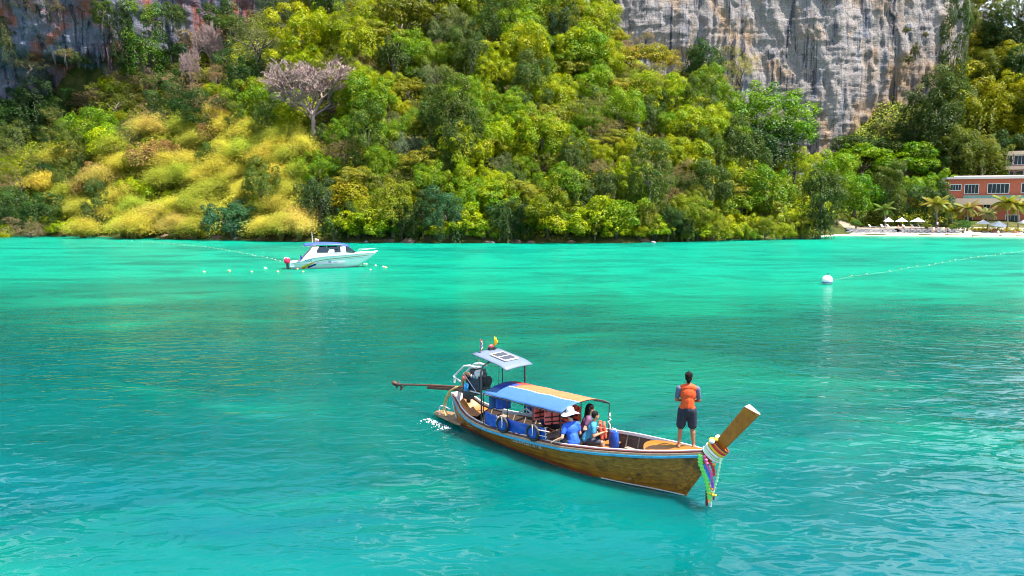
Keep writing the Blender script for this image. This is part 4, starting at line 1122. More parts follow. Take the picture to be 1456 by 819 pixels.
# ---- stern roof with solar panel
roof = empty('stern_roof', (0, 0, 0), parent=boat)
def roof_z(s): return float(np.interp(s, [-7.05, -6.5, -6.0, -5.82, -5.58], [2.545, 2.47, 2.40, 2.365, 2.27]))
rows = []
for s in np.linspace(-7.05, -5.58, 12):
    rows.append([P(s, t, roof_z(s) + .03 * (1 - (t / .57) ** 2)) for t in np.linspace(.57, -.57, 9)])
o = MB().loft(rows, False, False).build('roof_sheet', mat('white_roof_sheet', (.115, .145, .21), .45, .06, 6), roof, True)
so = o.modifiers.new('s', 'SOLIDIFY'); so.thickness = .022
pan = MB(); ang = math.atan2(roof_z(-6.0) - roof_z(-6.6), .6)
Mp = Matrix.Translation(P(-6.26, -.02, roof_z(-6.26) + .055)) @ Matrix.Rotation(-ang, 4, 'Y')
fr = empty('solar_panel', (0, 0, 0), parent=boat)
o = MB().box((0, 0, 0), (.68, .56, .03)).build('panel_frame', M_WHITE, fr, bevel=.004)
for k, ch in enumerate([o]): ch.matrix_local = Mp
M_CELL = mat('solar_cell', (.05, .045, .055), .2, .3, 20, coat=.6)
for i in range(2):
    for j in range(5):
        c = MB().box((0, 0, 0), (.27, .088, .006)).build('solar_cell', M_CELL, fr)
        c.matrix_local = Mp @ Matrix.Translation((-.155 + .31 * i, -.2 + .1 * j, .019))
MB().tube([P(-6.45, .74, .62), P(-6.48, .73, 2.10), P(-6.45, .68, 2.28), P(-6.35, .52, 2.39), P(-6.3, .3, 2.405)], .026, 8).build('roof_post', M_STEEL, roof, True)
MB().tube([P(-5.95, -.62, .60), P(-5.95, -.60, 2.20), P(-5.97, -.5, 2.375)], .028, 8).build('roof_post', M_STEEL, roof, True)
MB().tube([P(-6.9, -.60, .62), P(-6.9, -.58, 2.2), P(-6.88, -.45, 2.48)], .02, 8).build('roof_post', M_STEEL, roof, True)
MB().tube([P(-6.05, .40, 2.37), P(-6.05, .41, 1.70)], .008, 5).build('roof_cord', M_STEEL, roof, True)
MB().box(P(-6.98, -.22, 2.60), (.10, .28, .05)).build('roof_lamp_bar', M_RUBBER, roof)
MB().ell(P(-6.97, -.16, 2.68), (.06, .09, .06)).build('red_lamp', mat('red_plastic', (.6, .05, .06), .35, .1), roof, True)

# ---- flags (things of their own)
def flag(name, s, t, label, cols, tri_=False, h=.42):
    e = empty(name, W(s, t, roof_z(s) + .02), HEAD, label, 'flag')
    MB().tube([(0, 0, 0), (0, .01, h)], .007, 6).build('flagpole', M_PALEWOOD, e, True)
    n = len(cols)
    for k, c in enumerate(cols):
        rows = []
        for i in range(8):
            x = i / 7; row = []
            for j in range(3):
                q = (k + j / 2) / n
                if tri_: pt = Vector((.012 + .20 * x * (1 - .15 * x), .03 * math.sin(x * 6) , h - .01 - (.30 * q) * (1 - .75 * x) - .10 * x))
                else: pt = Vector((.012 + .10 * x + .012 * math.sin(x * 9 + q * 4), .05 * math.sin(x * 5), h - .02 - .24 * q * (1 - .1 * x) - .13 * x))
                row.append(pt)
            rows.append(row)
        o = MB().loft(rows, False, False).build('flag_stripe' if n > 1 else 'flag_cloth', c, e, True)
        so = o.modifiers.new('s', 'SOLIDIFY'); so.thickness = .003
    return e
FR, FW, FBl, FY = mat('flag_red', (.5, .03, .04), .8, .1), mat('flag_white', (.8, .8, .8), .8, .05), mat('flag_blue', (.04, .05, .25), .8, .1), mat('flag_yellow', (.85, .62, .01), .8, .08)
flag('national_flag', -6.98, .28, 'small red white and blue striped flag on the stern roof', [FR, FW, FBl, FBl, FW, FR])
flag('yellow_flag', -6.98, -.30, 'small yellow pennant on the stern roof', [FY], True)

# ---- longtail engine
eng = empty('longtail_engine', W(-7.75, 0, 0), HEAD, 'dark longtail engine with white frame and long propeller shaft on the stern', 'engine')
def E(s, t, z): return Vector((s + 7.75, -t, z))
M_NAVY = mat('engine_iron', (.015, .018, .04), .4, .4, 10, .3, spec=.6)
M_ALU = mat('aluminium', (.62, .60, .64), .35, .1, 12, metal=.6)
M_RUST = mat('rusty_brown_iron', (.10, .04, .025), .7, .4, 10, .5)
M_COP = mat('copper_brown_parts', (.50, .22, .10), .45, .3, 12)
MB().box(E(-7.45, 0, 1.52), (.62, .40, .52), (0, -.12, 0)).box(E(-7.40, 0, 1.84), (.52, .26, .16), (0, -.12, 0)).box(E(-7.08, 0, 1.50), (.16, .36, .36)).build('engine_block', M_NAVY, eng, bevel=.03)
for k in range(4): MB().lathe([(.045, 0), (.05, .03), (.045, .14), (.02, .15)], 10, E(-7.62 + .13 * k, .22, 1.70), (R(-70), 0, 0)).build('cylinder_port', M_ALU, eng, True)
MB().box(E(-7.50, .02, 1.965), (.46, .22, .05), (0, -.12, 0)).build('valve_cover', M_ALU, eng, bevel=.015)
MB().lathe([(.03, 0), (.17, .01), (.17, .05), (.03, .06)], 18, E(-6.98, 0, 1.60), (0, R(90), 0)).build('flywheel', M_RUBBER, eng, True)
MB().lathe([(.10, 0), (.11, .02), (.11, .16), (.10, .18)], 14, E(-7.14, .12, 1.86), (R(90), 0, 0)).build('air_filter', M_WHITE, eng, True)
MB().tube([E(-7.85, .24, 1.30), E(-7.82, .26, 1.62), E(-7.70, .26, 1.78), E(-7.55, .22, 1.76)], [.04, .05, .05, .04], 8).build('exhaust_pipe', M_COP, eng, True)
MB().ell(E(-7.72, .28, 1.62), (.10, .07, .09)).build('carburettor', mat('orange_red_part', (.60, .16, .09), .45, .2), eng, True)
MB().lathe([(.07, 0), (.075, .02), (.075, .20), (.05, .23)], 14, E(-7.62, .30, 1.24)).build('blue_can', mat('blue_plastic', (.03, .28, .62), .35, .1), eng, True)
for t in (.22, -.22):
    MB().tube([E(-8.28, t, 1.36), E(-8.26, t, 1.60), E(-7.80, t, 1.98), E(-7.52, t, 2.04), E(-7.22, t, 2.02)], .034, 8).build('engine_frame', M_WHITE, eng, True)
MB().tube([E(-8.26, .27, 1.58), E(-7.9, .27, 1.46)], .026, 6).build('engine_frame_stay', M_WHITE, eng, True)
MB().tube([E(-7.75, .30, 1.78), E(-7.15, .30, 1.28)], .010, 5).build('dipstick', M_ALU, eng, True)
MB().box(E(-7.75, 0, 1.12), (.70, .34, .10)).box(E(-7.85, 0, 1.0), (.30, .24, .24)).lathe([(.07, -.25), (.07, .12)], 12, E(-7.85, 0, 1.0)).build('engine_mount', M_STEEL, eng, bevel=.01)
MB().tube([E(-7.55, .20, 1.22), E(-6.95, .22, 1.24), E(-6.55, .26, 1.27)], .022, 7).build('tiller_arm', M_WHITE, eng, True)
MB().tube([E(-7.55, -.16, 1.22), E(-6.75, -.16, 1.26)], .022, 7).build('tiller_arm', M_WHITE, eng, True)
MB().tube([E(-7.30, .05, 1.95), E(-7.30, .05, 2.24)], .010, 5).build('throttle_rod', M_CREAM, eng, True)
MB().tube([E(-8.0, 0, 1.22), E(-9.8, 0, .955), E(-11.55, 0, .66)], [.040, .036, .032], 8).build('propeller_shaft', M_RUST, eng, True)
MB().bar(E(-8.05, .02, 1.12), E(-9.90, .02, .86), .07, .09).build('shaft_housing', M_RUST, eng, bevel=.01)
pr = MB(); pc = E(-11.62, 0, .645)
for k in range(3):
    a = 2 * PI * k / 3 + .5; M3 = Matrix.Translation(pc) @ Matrix.Rotation(a, 4, 'X') @ Matrix.Rotation(R(35), 4, 'Z')
    pr.prism([(-.01, .02), (-.05, .09), (-.03, .17), (.03, .17), (.05, .08), (.01, .02)], .012, M3 @ Matrix.Rotation(0, 4, 'X'))
pr.lathe([(.02, -.10), (.045, -.06), (.05, .06), (.03, .10)], 10, pc, (0, R(90), 0)).build('propeller', mat('dark_bronze', (.10, .045, .04), .4, .3, metal=.4), eng, True)
MB().ell(E(-11.80, .02, .66), (.14, .075, .085), rot=(0, R(10), 0)).build('propeller_hood', M_RUST, eng, True)
MB().tube([E(-11.1, 0, .73), E(-11.35, 0, .58), E(-11.50, 0, .46)], .012, 5).prism([(-.06, -.14), (.05, -.12), (.07, .04), (-.05, .05)], .012, Matrix.Translation(E(-11.42, .006, .60)) @ Matrix(((1, 0, 0, 0), (0, 0, 1, 0), (0, 1, 0, 0), (0, 0, 0, 1)))).build('skeg', M_RUST, eng)

# ---- tyre fenders hung over the curtain
for s, t, z, lab in ((-5.33, .965, .80, 'black tyre fender hung on the blue curtain near the stern'), (-4.12, 1.0, .86, 'black tyre fender hung on the blue curtain beside the man in a hat')):
    e = empty('tyre_fender', W(s, t, z), HEAD, lab, 'tyre', 'tyre fenders on the side curtain')
    mb = MB(); rg = []
    for k in range(25):
        a = 2 * PI * k / 24; rg.append([Vector(((.20 + .045 * math.cos(b2)) * math.cos(a), .05 * math.sin(b2), (.20 + .045 * math.cos(b2)) * math.sin(a))) for b2 in np.linspace(0, 2 * PI, 9)[:-1]])
    mb.loft(rg, True, False).build('tyre', M_RUBBER, e, True)
    MB().lathe([(.165, 0), (.15, .03), (.02, .035)], 20, (0, 0, 0), (R(90), 0, 0)).build('cover_disc', M_TARP, e, True)
    MB().tube([(.02, -.06, .24), (.05, -.07, .02), (.03, -.065, -.06)], .014, 5).build('rope_tie', M_ROPE, e, True)

# ---- cargo: life jackets, mat, bags, ropes
M_LJ = mat('orange_red_nylon', (.72, .085, .04), .6, .15, 8, .4); M_LJ2 = mat('salmon_nylon', (.78, .16, .13), .6, .15, 8, .4); M_BELT = mat('black_webbing', (.015, .015, .018), .7, .2)
def life_jacket(loc, rz, lab, matr, tilt=0.0, sc=1.0, grp='orange life jackets under the canopy'):
    e = empty('life_jacket', loc, rz, lab, 'life jacket', grp); e.rotation_euler = (tilt, 0, rz); e.scale = (sc, sc, sc)
    for sx in (-1, 1):
        MB().box((sx * .125, 0, .02), (.20, .09, .40)).build('front_panel', matr, e, bevel=.03)
        MB().box((sx * .10, .0, .27), (.10, .08, .16), (0, sx * .25, 0)).build('shoulder_strap', matr, e, bevel=.02)
    MB().box((0, .12, .06), (.40, .07, .46)).build('back_panel', matr, e, bevel=.03)
    for z in (-.08, .06): MB().box((0, -.055, z), (.47, .02, .035)).build('belt', M_BELT, e)
    return e
poss = [(-4.45, .35, 1.18), (-4.15, .05, 1.20), (-3.95, .42, 1.17), (-3.70, .20, 1.18), (-4.30, -.30, 1.20), (-3.75, -.25, 1.15)]
wl = ['nearest the stern', 'behind the other jackets', 'over the second tyre fender', 'nearest the man in a hat', 'on the far side', 'nearest the woman']
for k, (s, t, z) in enumerate(poss):
    life_jacket(W(s, t, z), HEAD + rnd.uniform(-.5, .5) + (0 if k % 2 else PI / 2), 'orange life jacket hanging under the boat canopy ' + wl[k], M_LJ if k % 2 else M_LJ2, rnd.uniform(-.2, .2), .92)
tarp2 = empty('red_mat', W(-4.95, .15, .50), HEAD, 'red mat spread on a bench under the boat canopy', 'mat')
rows = [[Vector((x, y, .02 * math.sin(x * 6) + .015 * math.cos(y * 8))) for y in np.linspace(-.45, .45, 8)] for x in np.linspace(-.42, .42, 10)]
o = MB().loft(rows, False, False).build('mat_cloth', M_FABR, tarp2, True); so = o.modifiers.new('s', 'SOLIDIFY'); so.thickness = .03
for k, (s, t, z, lab, c) in enumerate(((-4.62, -.45, .52, 'black bag on the far bench under the canopy', (.02, .02, .03)), (-4.95, -.55, .50, 'navy bag beside the red mat under the canopy', (.02, .04, .12)))):
    e = empty('bag', W(s, t, z), HEAD + .3 * k, lab, 'bag')
    MB().ell((0, 0, .17), (.26, .19, .19)).build('bag_body', mat('bag_cloth_%d' % k, c, .7, .3, 8, .4), e, True)
    MB().tube([(-.12, -.1, .30), (-.08, -.13, .42), (.08, -.13, .42), (.12, -.1, .30)], .014, 5).build('handle', M_BELT, e, True)
# orange life jacket held on the lap and a blue bag in front of the boy are added with the people
e = empty('jeans', W(-1.62, -.80, .93), HEAD, 'dark jeans hung over the far gunwale in the bow', 'trousers')
for k in (0, 1):
    rows = [[Vector((x * .08 + .09 * k, -.035 - .02 * math.sin(z * 11 + k), -z)) for x in np.linspace(0, 1, 5)] for z in np.linspace(0, .46, 10)]
    o = MB().loft(rows, False, False).build('trouser_leg', mat('dark_denim', (.02, .03, .06), .8, .3, 14, .4), e, True); so = o.modifiers.new('s', 'SOLIDIFY'); so.thickness = .03
e = empty('mooring_rope', W(-1.85, .08, .22), HEAD, 'pale coiled rope on the floorboards before the foredeck', 'rope')
MB().tube([( (.10 + .004 * k) * math.cos(k * .55), (.10 + .004 * k) * math.sin(k * .55), .01 + .0015 * k) for k in range(46)], .013, 5).build('rope_coil', M_ROPE, e, True)
e = empty('boat_hook', W(-2.35, .40, .30), HEAD, 'thin white bent pole lying by the near gunwale', 'pole')
MB().tube([(-.45, .0, .34), (.1, -.12, .36), (.45, -.1, .30), (.52, .02, .10)], .012, 6).build('pole_tube', M_WHITE, e, True)

# ---- garland on the prow
gar = empty('prow_garland', W(.62, 0, 1.2), HEAD, 'bright flower garland with long hanging ribbons tied round the prow', 'garland')
def G(s, t, z): return Vector((s - .62, -t, z - 1.2))
GC = {n: mat('ribbon_' + n, c, .6, .15, 12, .3) for n, c in dict(white=(.80, .78, .72), yellow=(.80, .55, .02), pink=(.75, .10, .30), red=(.62, .02, .04), green=(.16, .72, .12), blue=(.04, .16, .62), purple=(.28, .05, .50), maroon=(.14, .012, .02), orange=(.75, .28, .02), silver=(.62, .64, .70), mint=(.45, .80, .45)).items()}
def wrap(name, cs, cz, w, dpt, r, c, tilt=0.0, n=22):
    pts_ = []
    for k in range(n + 1):
        a = 2 * PI * k / n; off = dpt * math.cos(a)
        pts_.append(G(cs + off * .80, w * math.sin(a), cz - off * .62 + tilt * math.sin(a)))
    MB().tube(pts_, [r * (1 + .18 * math.sin(k * 3.1)) for k in range(n + 1)], 7, False).build(name, c, gar, True)
for k, (nm, cs, cz, r) in enumerate((('white', .64, 1.20, .036), ('mint', .68, 1.25, .030), ('white', .72, 1.31, .036), ('yellow', .78, 1.37, .035), ('red', .83, 1.42, .032), ('orange', .87, 1.46, .028), ('maroon', .90, 1.49, .022))):
    wrap('garland_wrap', cs, cz, .135, .205, r, GC[nm], .02)
def hang(name, pts_, w0, w1, c, fr=0.0, th=.012):
    """strip hanging along pts (boat points), fringed edges"""
    n = 26; rows = []
    pp = [G(*p) for p in pts_]; tt = np.linspace(0, len(pp) - 1, n)
    for i, t in enumerate(tt):
        k = min(int(t), len(pp) - 2); q = pp[k].lerp(pp[k + 1], t - k); w = (w0 + (w1 - w0) * i / (n - 1)) * (1 + fr * (1 if i % 2 else -1))
        rows.append([q + Vector((-w, 0, 0)), q + Vector((-w * .4, -.012 - .006 * (i % 2), 0)), q + Vector((w * .4, -.012 - .006 * (i % 2), 0)), q + Vector((w, 0, 0))])
    o = MB().loft(rows, False, False).build(name, c, gar, False); so = o.modifiers.new('s', 'SOLIDIFY'); so.thickness = th
hang('flower_strand', [(.50, .20, 1.22), (.52, .22, 1.0), (.66, .22, .72), (.74, .22, .45), (.78, .22, .22)], .055, .035, GC['green'], .30, .03)
hang('flower_strand', [(.62, .24, 1.18), (.70, .25, 1.02), (.80, .25, .86), (.84, .24, .62)], .045, .03, GC['pink'], .22, .03)
hang('ribbon', [(.62, .225, 1.02), (.72, .235, .86), (.80, .235, .70)], .050, .03, GC['blue'])
hang('ribbon', [(.80, .245, 1.12), (.86, .25, .96), (.88, .25, .82)], .055, .035, GC['red'])
hang('ribbon', [(.80, .24, .80), (.84, .245, .62), (.85, .245, .46)], .040, .03, GC['purple'], .12)
hang('flower_strand', [(.98, .12, 1.25), (.96, .20, .98), (.93, .21, .72), (.86, .215, .45), (.80, .22, .12)], .03, .03, GC['mint'], .30, .02)
hang('ribbon', [(.68, .19, .62), (.68, .19, .30), (.69, .19, .03)], .022, .026, GC['maroon'])
hang('ribbon', [(.73, .18, .60), (.72, .18, .30), (.72, .18, .12)], .020, .024, GC['orange'])
hang('ribbon', [(.86, .21, .52), (.86, .21, .35), (.86, .21, .22)], .026, .030, GC['maroon'])
hang('ribbon', [(.80, .20, .55), (.80, .20, .30), (.79, .20, .04)], .026, .030, GC['silver'])
for (s, t, z, r, nm) in ((.88, .28, 1.10, .045, 'orange'), (.84, .27, .50, .04, 'orange'), (.88, .25, .36, .038, 'yellow'), (.80, .25, .37, .038, 'yellow'), (.93, .25, .37, .03, 'yellow'), (.62, .25, 1.22, .04, 'pink'), (.67, .26, 1.15, .04, 'pink'), (.72, .27, 1.08, .04, 'pink'), (.76, .18, 1.60, .07, 'white'), (.82, .10, 1.64, .06, 'yellow'), (.70, .08, 1.60, .07, 'yellow'), (.80, -.02, 1.66, .07, 'white')):
    MB().ell(G(s, t, z), (r, r, r * .8), 9, 6).build('blossom', GC[nm], gar, True)
# ------------------------------------------------------------------ people
def remeshed(mb, name, voxel, matr, parent, smooth=4, scale=1.0):
    me = mb.mesh(name, matr, True)
    o = place(name, me, None)
    r_ = o.modifiers.new('r', 'REMESH'); r_.mode = 'VOXEL'; r_.voxel_size = voxel; r_.use_smooth_shade = True
    if smooth:
        s_ = o.modifiers.new('s', 'SMOOTH'); s_.iterations = smooth; s_.factor = .5
    d_ = bpy.context.evaluated_depsgraph_get(); d_.update()
    m2 = bpy.data.meshes.new_from_object(o.evaluated_get(d_))
    o.modifiers.clear(); o.data = m2; m2.name = name
    m2.materials.clear(); m2.materials.append(matr)
    o.parent = parent
    return o
M_SKIN = mat('skin_tan', (.40, .19, .105), .55, .10, 9, .1, spec=.35)
M_SKIN2 = mat('skin_light', (.52, .29, .19), .55, .10, 9, .1, spec=.35)
M_SKIN3 = mat('skin_brown', (.30, .13, .065), .55, .10, 9, .1, spec=.35)
M_HAIR = mat('black_hair', (.010, .007, .006), .75, .35, 40, .4, spec=.15)
M_EYE = mat('eye_dark', (.02, .015, .012), .2, .1); M_LIP = mat('lip', (.35, .10, .08), .5, .1)

def V3(*a): return Vector(a)
def hand(mb, wrist, elbow, palm_dir=None, curl=.6, side=1, up=Vector((0, 0, 1))):
    """palm and five separate curled fingers continuing the forearm"""
    f = (Vector(wrist) - Vector(elbow)).normalized() if palm_dir is None else Vector(palm_dir).normalized()
    u = up - f * up.dot(f); u.normalize(); sd = f.cross(u) * side           # u: back of the hand, sd: thumb side
    w = Vector(wrist)
    for k in range(4):
        o = sd * (.030 - .020 * k)
        kn = w + f * .085 + o
        mb.capsule(w + f * .01 + o * .6, kn, .017, .014, 6)
        ln = (.042, .047, .044, .034)[k]
        p1 = kn + (f * math.cos(curl * .6) - u * math.sin(curl * .6)) * ln
        p2 = p1 + (f * math.cos(curl * 1.6) - u * math.sin(curl * 1.6)) * ln * .8
        mb.capsule(kn, p1, .0105, .0095, 6); mb.capsule(p1, p2, .0095, .008, 6)
    t0 = w + f * .025 + sd * .030; t1 = t0 + (f * .6 + sd * .7 - u * .3).normalized() * .045; t2 = t1 + (f * .9 + sd * .15 - u * .5).normalized() * .035
    mb.capsule(t0, t1, .015, .012, 6); mb.capsule(t1, t2, .011, .009, 6)

def head(mb, c, fwd, scale=1.0):
    """skull, jaw, nose, ears; returns frame"""
    f = Vector(fwd).normalized(); r_ = f.cross(Vector((0, 0, 1))).normalized(); u = r_.cross(f)
    M3 = Matrix((r_, f, u)).transposed(); k = scale; c = Vector(c)
    def q(x, y, z): return c + M3 @ Vector((x, y, z)) * k
    mb.ell(q(0, -.012, .02), (.074 * k, .094 * k, .098 * k), 14, 10, M3)
    mb.ell(q(0, .022, -.055), (.056 * k, .062 * k, .062 * k), 12, 8, M3)
    mb.ell(q(0, .058, -.092), (.026 * k, .022 * k, .022 * k), 8, 6, M3)
    mb.capsule(q(0, .078, .012), q(0, .104, -.028), .010 * k, .016 * k, 8)
    for sx in (-1, 1):
        mb.ell(q(sx * .076, -.008, -.015), (.010 * k, .020 * k, .032 * k), 8, 6, M3)
        mb.ell(q(sx * .030, .070, .028), (.022 * k, .014 * k, .010 * k), 8, 6, M3)
    return q, M3, k

def face_bits(q, M3, k, e):
    for sx in (-1, 1): MB().ell(q(sx * .030, .079, .008), (.011 * k, .007 * k, .007 * k), 8, 6, M3).build('eye', M_EYE, e, True)
    MB().ell(q(0, .081, -.058), (.024 * k, .006 * k, .006 * k), 8, 6, M3).build('mouth', M_LIP, e, True)

# --- 1. man standing on the foredeck, seen from behind
def standing_man():
    e = empty('person', W(-.06, -.08, rail_z(-.05) + .0), 0, 'man standing barefoot on the foredeck in orange vest and dark patterned shorts', 'person', 'people aboard the longtail boat')
    e.rotation_euler = (0, 0, R(-8)); e.scale = (1.06, 1.06, 1.06)
    b = MB()
    HL, HR = V3(-.09, 0, .88), V3(.10, 0, .88); KL, KR = V3(-.135, .03, .47), V3(.135, .05, .47); AL, AR = V3(-.165, -.03, .085), V3(.165, .01, .085)
    for H_, K_, A_, sx in ((HL, KL, AL, -1), (HR, KR, AR, 1)):
        b.capsule(H_, K_, .090, .056); b.capsule(K_, K_.lerp(A_, .3) + V3(0, -.012, 0), .054, .060); b.capsule(K_.lerp(A_, .3) + V3(0, -.012, 0), A_, .058, .036)
        b.capsule(A_ + V3(0, -.03, -.045), A_ + V3(sx * .03, .12, -.062), .036, .026); b.capsule(A_, A_ + V3(0, -.02, -.04), .036, .036)
        for k in range(5): b.capsule(A_ + V3(sx * (.005 + .014 * (k - 1)) + sx * .03, .11, -.066), A_ + V3(sx * (.03 + .016 * (k - 1)), .165 - .012 * k, -.070), .013, .010, 6)
    b.ell((0, 0, .92), (.165, .115, .13)); b.capsule((0, 0, .95), (.01, .01, 1.12), .135, .128); b.ell((.012, .0, 1.27), (.178, .118, .20)); b.capsule((-.12, -.01, 1.40), (.14, -.01, 1.40), .068, .068)
    b.capsule((.012, -.01, 1.40), (.015, .01, 1.53), .058, .052)
    SL, SR = V3(-.19, -.01, 1.39), V3(.21, -.01, 1.39); EL, ER = V3(-.245, .03, 1.11), V3(.265, .03, 1.11); WL_, WR = V3(-.07, .20, 1.06), V3(.10, .22, 1.05)
    for S_, E_, W_, sd in ((SL, EL, WL_, 1), (SR, ER, WR, -1)):
        b.capsule(S_, E_, .055, .043); b.capsule(E_, W_, .042, .028); hand(b, W_, E_, None, .9, sd)
    q, M3, k = head(b, (.018, .02, 1.635), (.12, 1, .0))
    remeshed(b, 'body', .011, M_SKIN3, e)
    h = MB(); h.ell(q(0, -.022, .045), (.086, .104, .090), 14, 10, M3); h.ell(q(0, -.055, .00), (.080, .065, .075), 12, 8, M3); h.capsule(q(0, -.07, -.03), q(0, -.06, -.075), .058, .045)
    rr = random.Random(3)
    for _ in range(34):
        a, t_ = rr.uniform(0, 2 * PI), rr.uniform(.3, 1.25); p = q(.083 * math.sin(t_) * math.cos(a), -.022 + .098 * math.sin(t_) * math.sin(a), .055 + .083 * math.cos(t_)); h.ell(p, (.018, .018, .022), 6, 4)
    remeshed(h, 'hair', .010, M_HAIR, e, 2)
    face_bits(q, M3, k, e)
    v = MB(); v.ell((.012, 0, 1.27), (.200, .140, .205)); v.capsule((0, 0, .99), (.01, .0, 1.15), .158, .150); v.ell((0, 0, .95), (.192, .142, .10)); v.capsule((-.115, -.01, 1.405), (.14, -.01, 1.405), .082, .082); v.capsule((-.05, -.02, 1.43), (.075, -.02, 1.43), .085, .085)
    remeshed(v, 'vest', .014, mat('orange_vest', (.62, .065, .004), .7, .10, 5, .4), e, 5)
    for S_, E_ in ((SL, EL), (SR, ER)):
        s = MB(); s.capsule(S_, S_.lerp(E_, .72), .072, .056)
        remeshed(s, 'sleeve', .012, mat('grey_blue_sleeve', (.085, .10, .17), .8, .12, 8, .3), e, 3)
    MB().lathe([(.056, -.02), (.068, -.015), (.070, .015), (.058, .03)], 16, (.015, 0, 1.475)).build('collar', mat('grey_blue_sleeve', (.2, .2, .3)), e, True)
    sh = MB(); sh.ell((0, 0, .90), (.186, .138, .13)); sh.capsule((0, 0, .95), (0, 0, .90), .155, .16)
    for H_, K_ in ((HL, KL), (HR, KR)): sh.capsule(H_, H_.lerp(K_, .84), .122, .108)
    ms, nt, N, L, bb = nmat('dark_patterned_shorts'); tc = N.new('ShaderNodeTexCoord'); vo = N.new('ShaderNodeTexVoronoi'); vo.inputs['Scale'].default_value = 30; L.new(tc.outputs['Object'], vo.inputs['Vector'])
    rp = N.new('ShaderNodeValToRGB'); rp.color_ramp.elements[0].position = .06; rp.color_ramp.elements[0].color = (.10, .11, .18, 1); rp.color_ramp.elements[1].position = .16; rp.color_ramp.elements[1].color = (.012, .013, .028, 1)
    L.new(vo.outputs['Distance'], rp.inputs[0]); L.new(rp.outputs[0], bb.inputs['Base Color']); bb.inputs['Roughness'].default_value = .8
    remeshed(sh, 'shorts', .013, ms, e, 4)
standing_man()

def seated(loc, rz, label, skin, shirt, shorts, pose, hair='short', lean=.10, twist=0.0, long_sleeve=False, face=(0, 1, 0), scale=1.0, feet=True, sleeve=.6):
    """seated figure: local +y is forward, origin on the seat under the hips. pose: dict of wrists/elbows/knees/ankles"""
    e = empty('person', loc, rz, label, 'person', 'people aboard the longtail boat'); e.scale = (scale,) * 3
    b = MB(); sh = MB(); tr = MB()
    hipz = .10
    chest = V3(0, lean * 1.1, .40); neck = V3(0, lean * 1.35, .60)
    b.ell((0, 0, hipz), (.165, .125, .12)); b.capsule((0, .01, hipz + .03), V3(0, lean * .6, .26), .132, .125); b.ell(chest, (.172, .118, .19)); b.capsule(neck + V3(-.12, 0, -.05), neck + V3(.12, 0, -.05), .066, .066)
    hc = V3(0, lean * 1.5 + .03, .80)
    b.capsule(neck, hc + V3(0, -.01, -.06), .056, .052)
    sh.ell((0, .0, hipz + .02), (.190, .155, .12)); sh.capsule((0, .01, hipz + .05), V3(0, lean * .6, .26), .158, .152); sh.ell(chest, (.196, .142, .20)); sh.capsule(neck + V3(-.12, 0, -.045), neck + V3(.12, 0, -.045), .082, .082); sh.capsule(neck + V3(-.04, -.01, -.03), neck + V3(.04, -.01, -.03), .085, .085)
    tr.ell((0, .02, hipz), (.185, .150, .115))
    for sx in (-1, 1):
        k_ = 'L' if sx < 0 else 'R'
        S_ = neck + V3(sx * .19, 0, -.06); E_ = Vector(pose['e' + k_]); W_ = Vector(pose['w' + k_])
        b.capsule(S_, E_, .054, .042); b.capsule(E_, W_, .041, .028); hand(b, W_, E_, None, 1.0, -sx)
        sh.capsule(S_, S_.lerp(E_, sleeve), .074, .062)
        if long_sleeve: sh.capsule(E_, E_.lerp(W_, .75), .056, .045); sh.capsule(S_, E_, .072, .058)
        H_ = V3(sx * .09, .03, hipz); K_ = Vector(pose['k' + k_]); A_ = Vector(pose['a' + k_])
        b.capsule(H_, K_, .088, .058); b.capsule(K_, K_.lerp(A_, .35), .057, .058); b.capsule(K_.lerp(A_, .35), A_, .058, .037)
        b.capsule(A_ + V3(0, -.03, -.04), A_ + V3(0, .14, -.055), .036, .026)
        tr.capsule(H_, H_.lerp(K_, .80), .112, .092)
    q, M3, k = head(b, hc, face)
    remeshed(b, 'body', .012, skin, e)
    remeshed(sh, 'shirt', .015, shirt, e, 4)
    remeshed(tr, 'shorts', .015, shorts, e, 4)
    h = MB()
    if hair == 'short':
        h.ell(q(0, -.022, .045), (.086, .102, .086), 14, 10, M3); h.ell(q(0, -.055, 0), (.079, .062, .075), 12, 8, M3)
    else:
        h.ell(q(0, -.020, .040), (.092, .108, .092), 14, 10, M3)
        for sx in (-1, 1): h.capsule(q(sx * .07, -.02, .0), q(sx * .085, -.03, -.20), .042, .040)
        h.capsule(q(0, -.07, .0), q(0, -.09, -.26), .075, .060)
    remeshed(h, 'hair', .012, M_HAIR, e, 3)
    face_bits(q, M3, k, e)
    return e, q, M3, k, neck

# directions: boat heading in the world
rz_boat = HEAD
# --- 2. man in a white sun hat, seated by the near gunwale with his back to the camera
e, q, M3, k, neck = seated(W(-2.93, .70, .70), R(28), 'man in white sun hat and bright blue shirt sitting at the near gunwale', M_SKIN2,
    mat('royal_blue_shirt', (.010, .085, .50), .7, .12, 6, .4), mat('dark_shorts_a', (.05, .05, .07), .8, .2),
    dict(eL=(-.33, .06, .26), wL=(-.46, .24, .14), eR=(.26, .10, .28), wR=(.22, .34, .24), kL=(-.13, .42, .10), kR=(.14, .42, .10), aL=(-.14, .45, -.30), aR=(.14, .45, -.30)), lean=.10, face=(-.1, 1, -.15))
hat = MB(); prof = []
for i in range(9):
    r_ = [.0, .07, .098, .108, .112, .15, .20, .245, .25][i]; z = [.215, .21, .18, .12, .085, .075, .06, .035, .03][i]
    prof.append([q(r_ * math.cos(2 * PI * j / 28) * 1.0, r_ * math.sin(2 * PI * j / 28) * 1.05 - .01, z - (.035 * math.cos(4 * PI * j / 28) if r_ > .12 else 0)) for j in range(28)])
o = hat.loft(prof, True, False).build('sun_hat', mat('white_hat_cloth', (.55, .55, .54), .8, .05, 10, .3), e, True); so = o.modifiers.new('s', 'SOLIDIFY'); so.thickness = .012
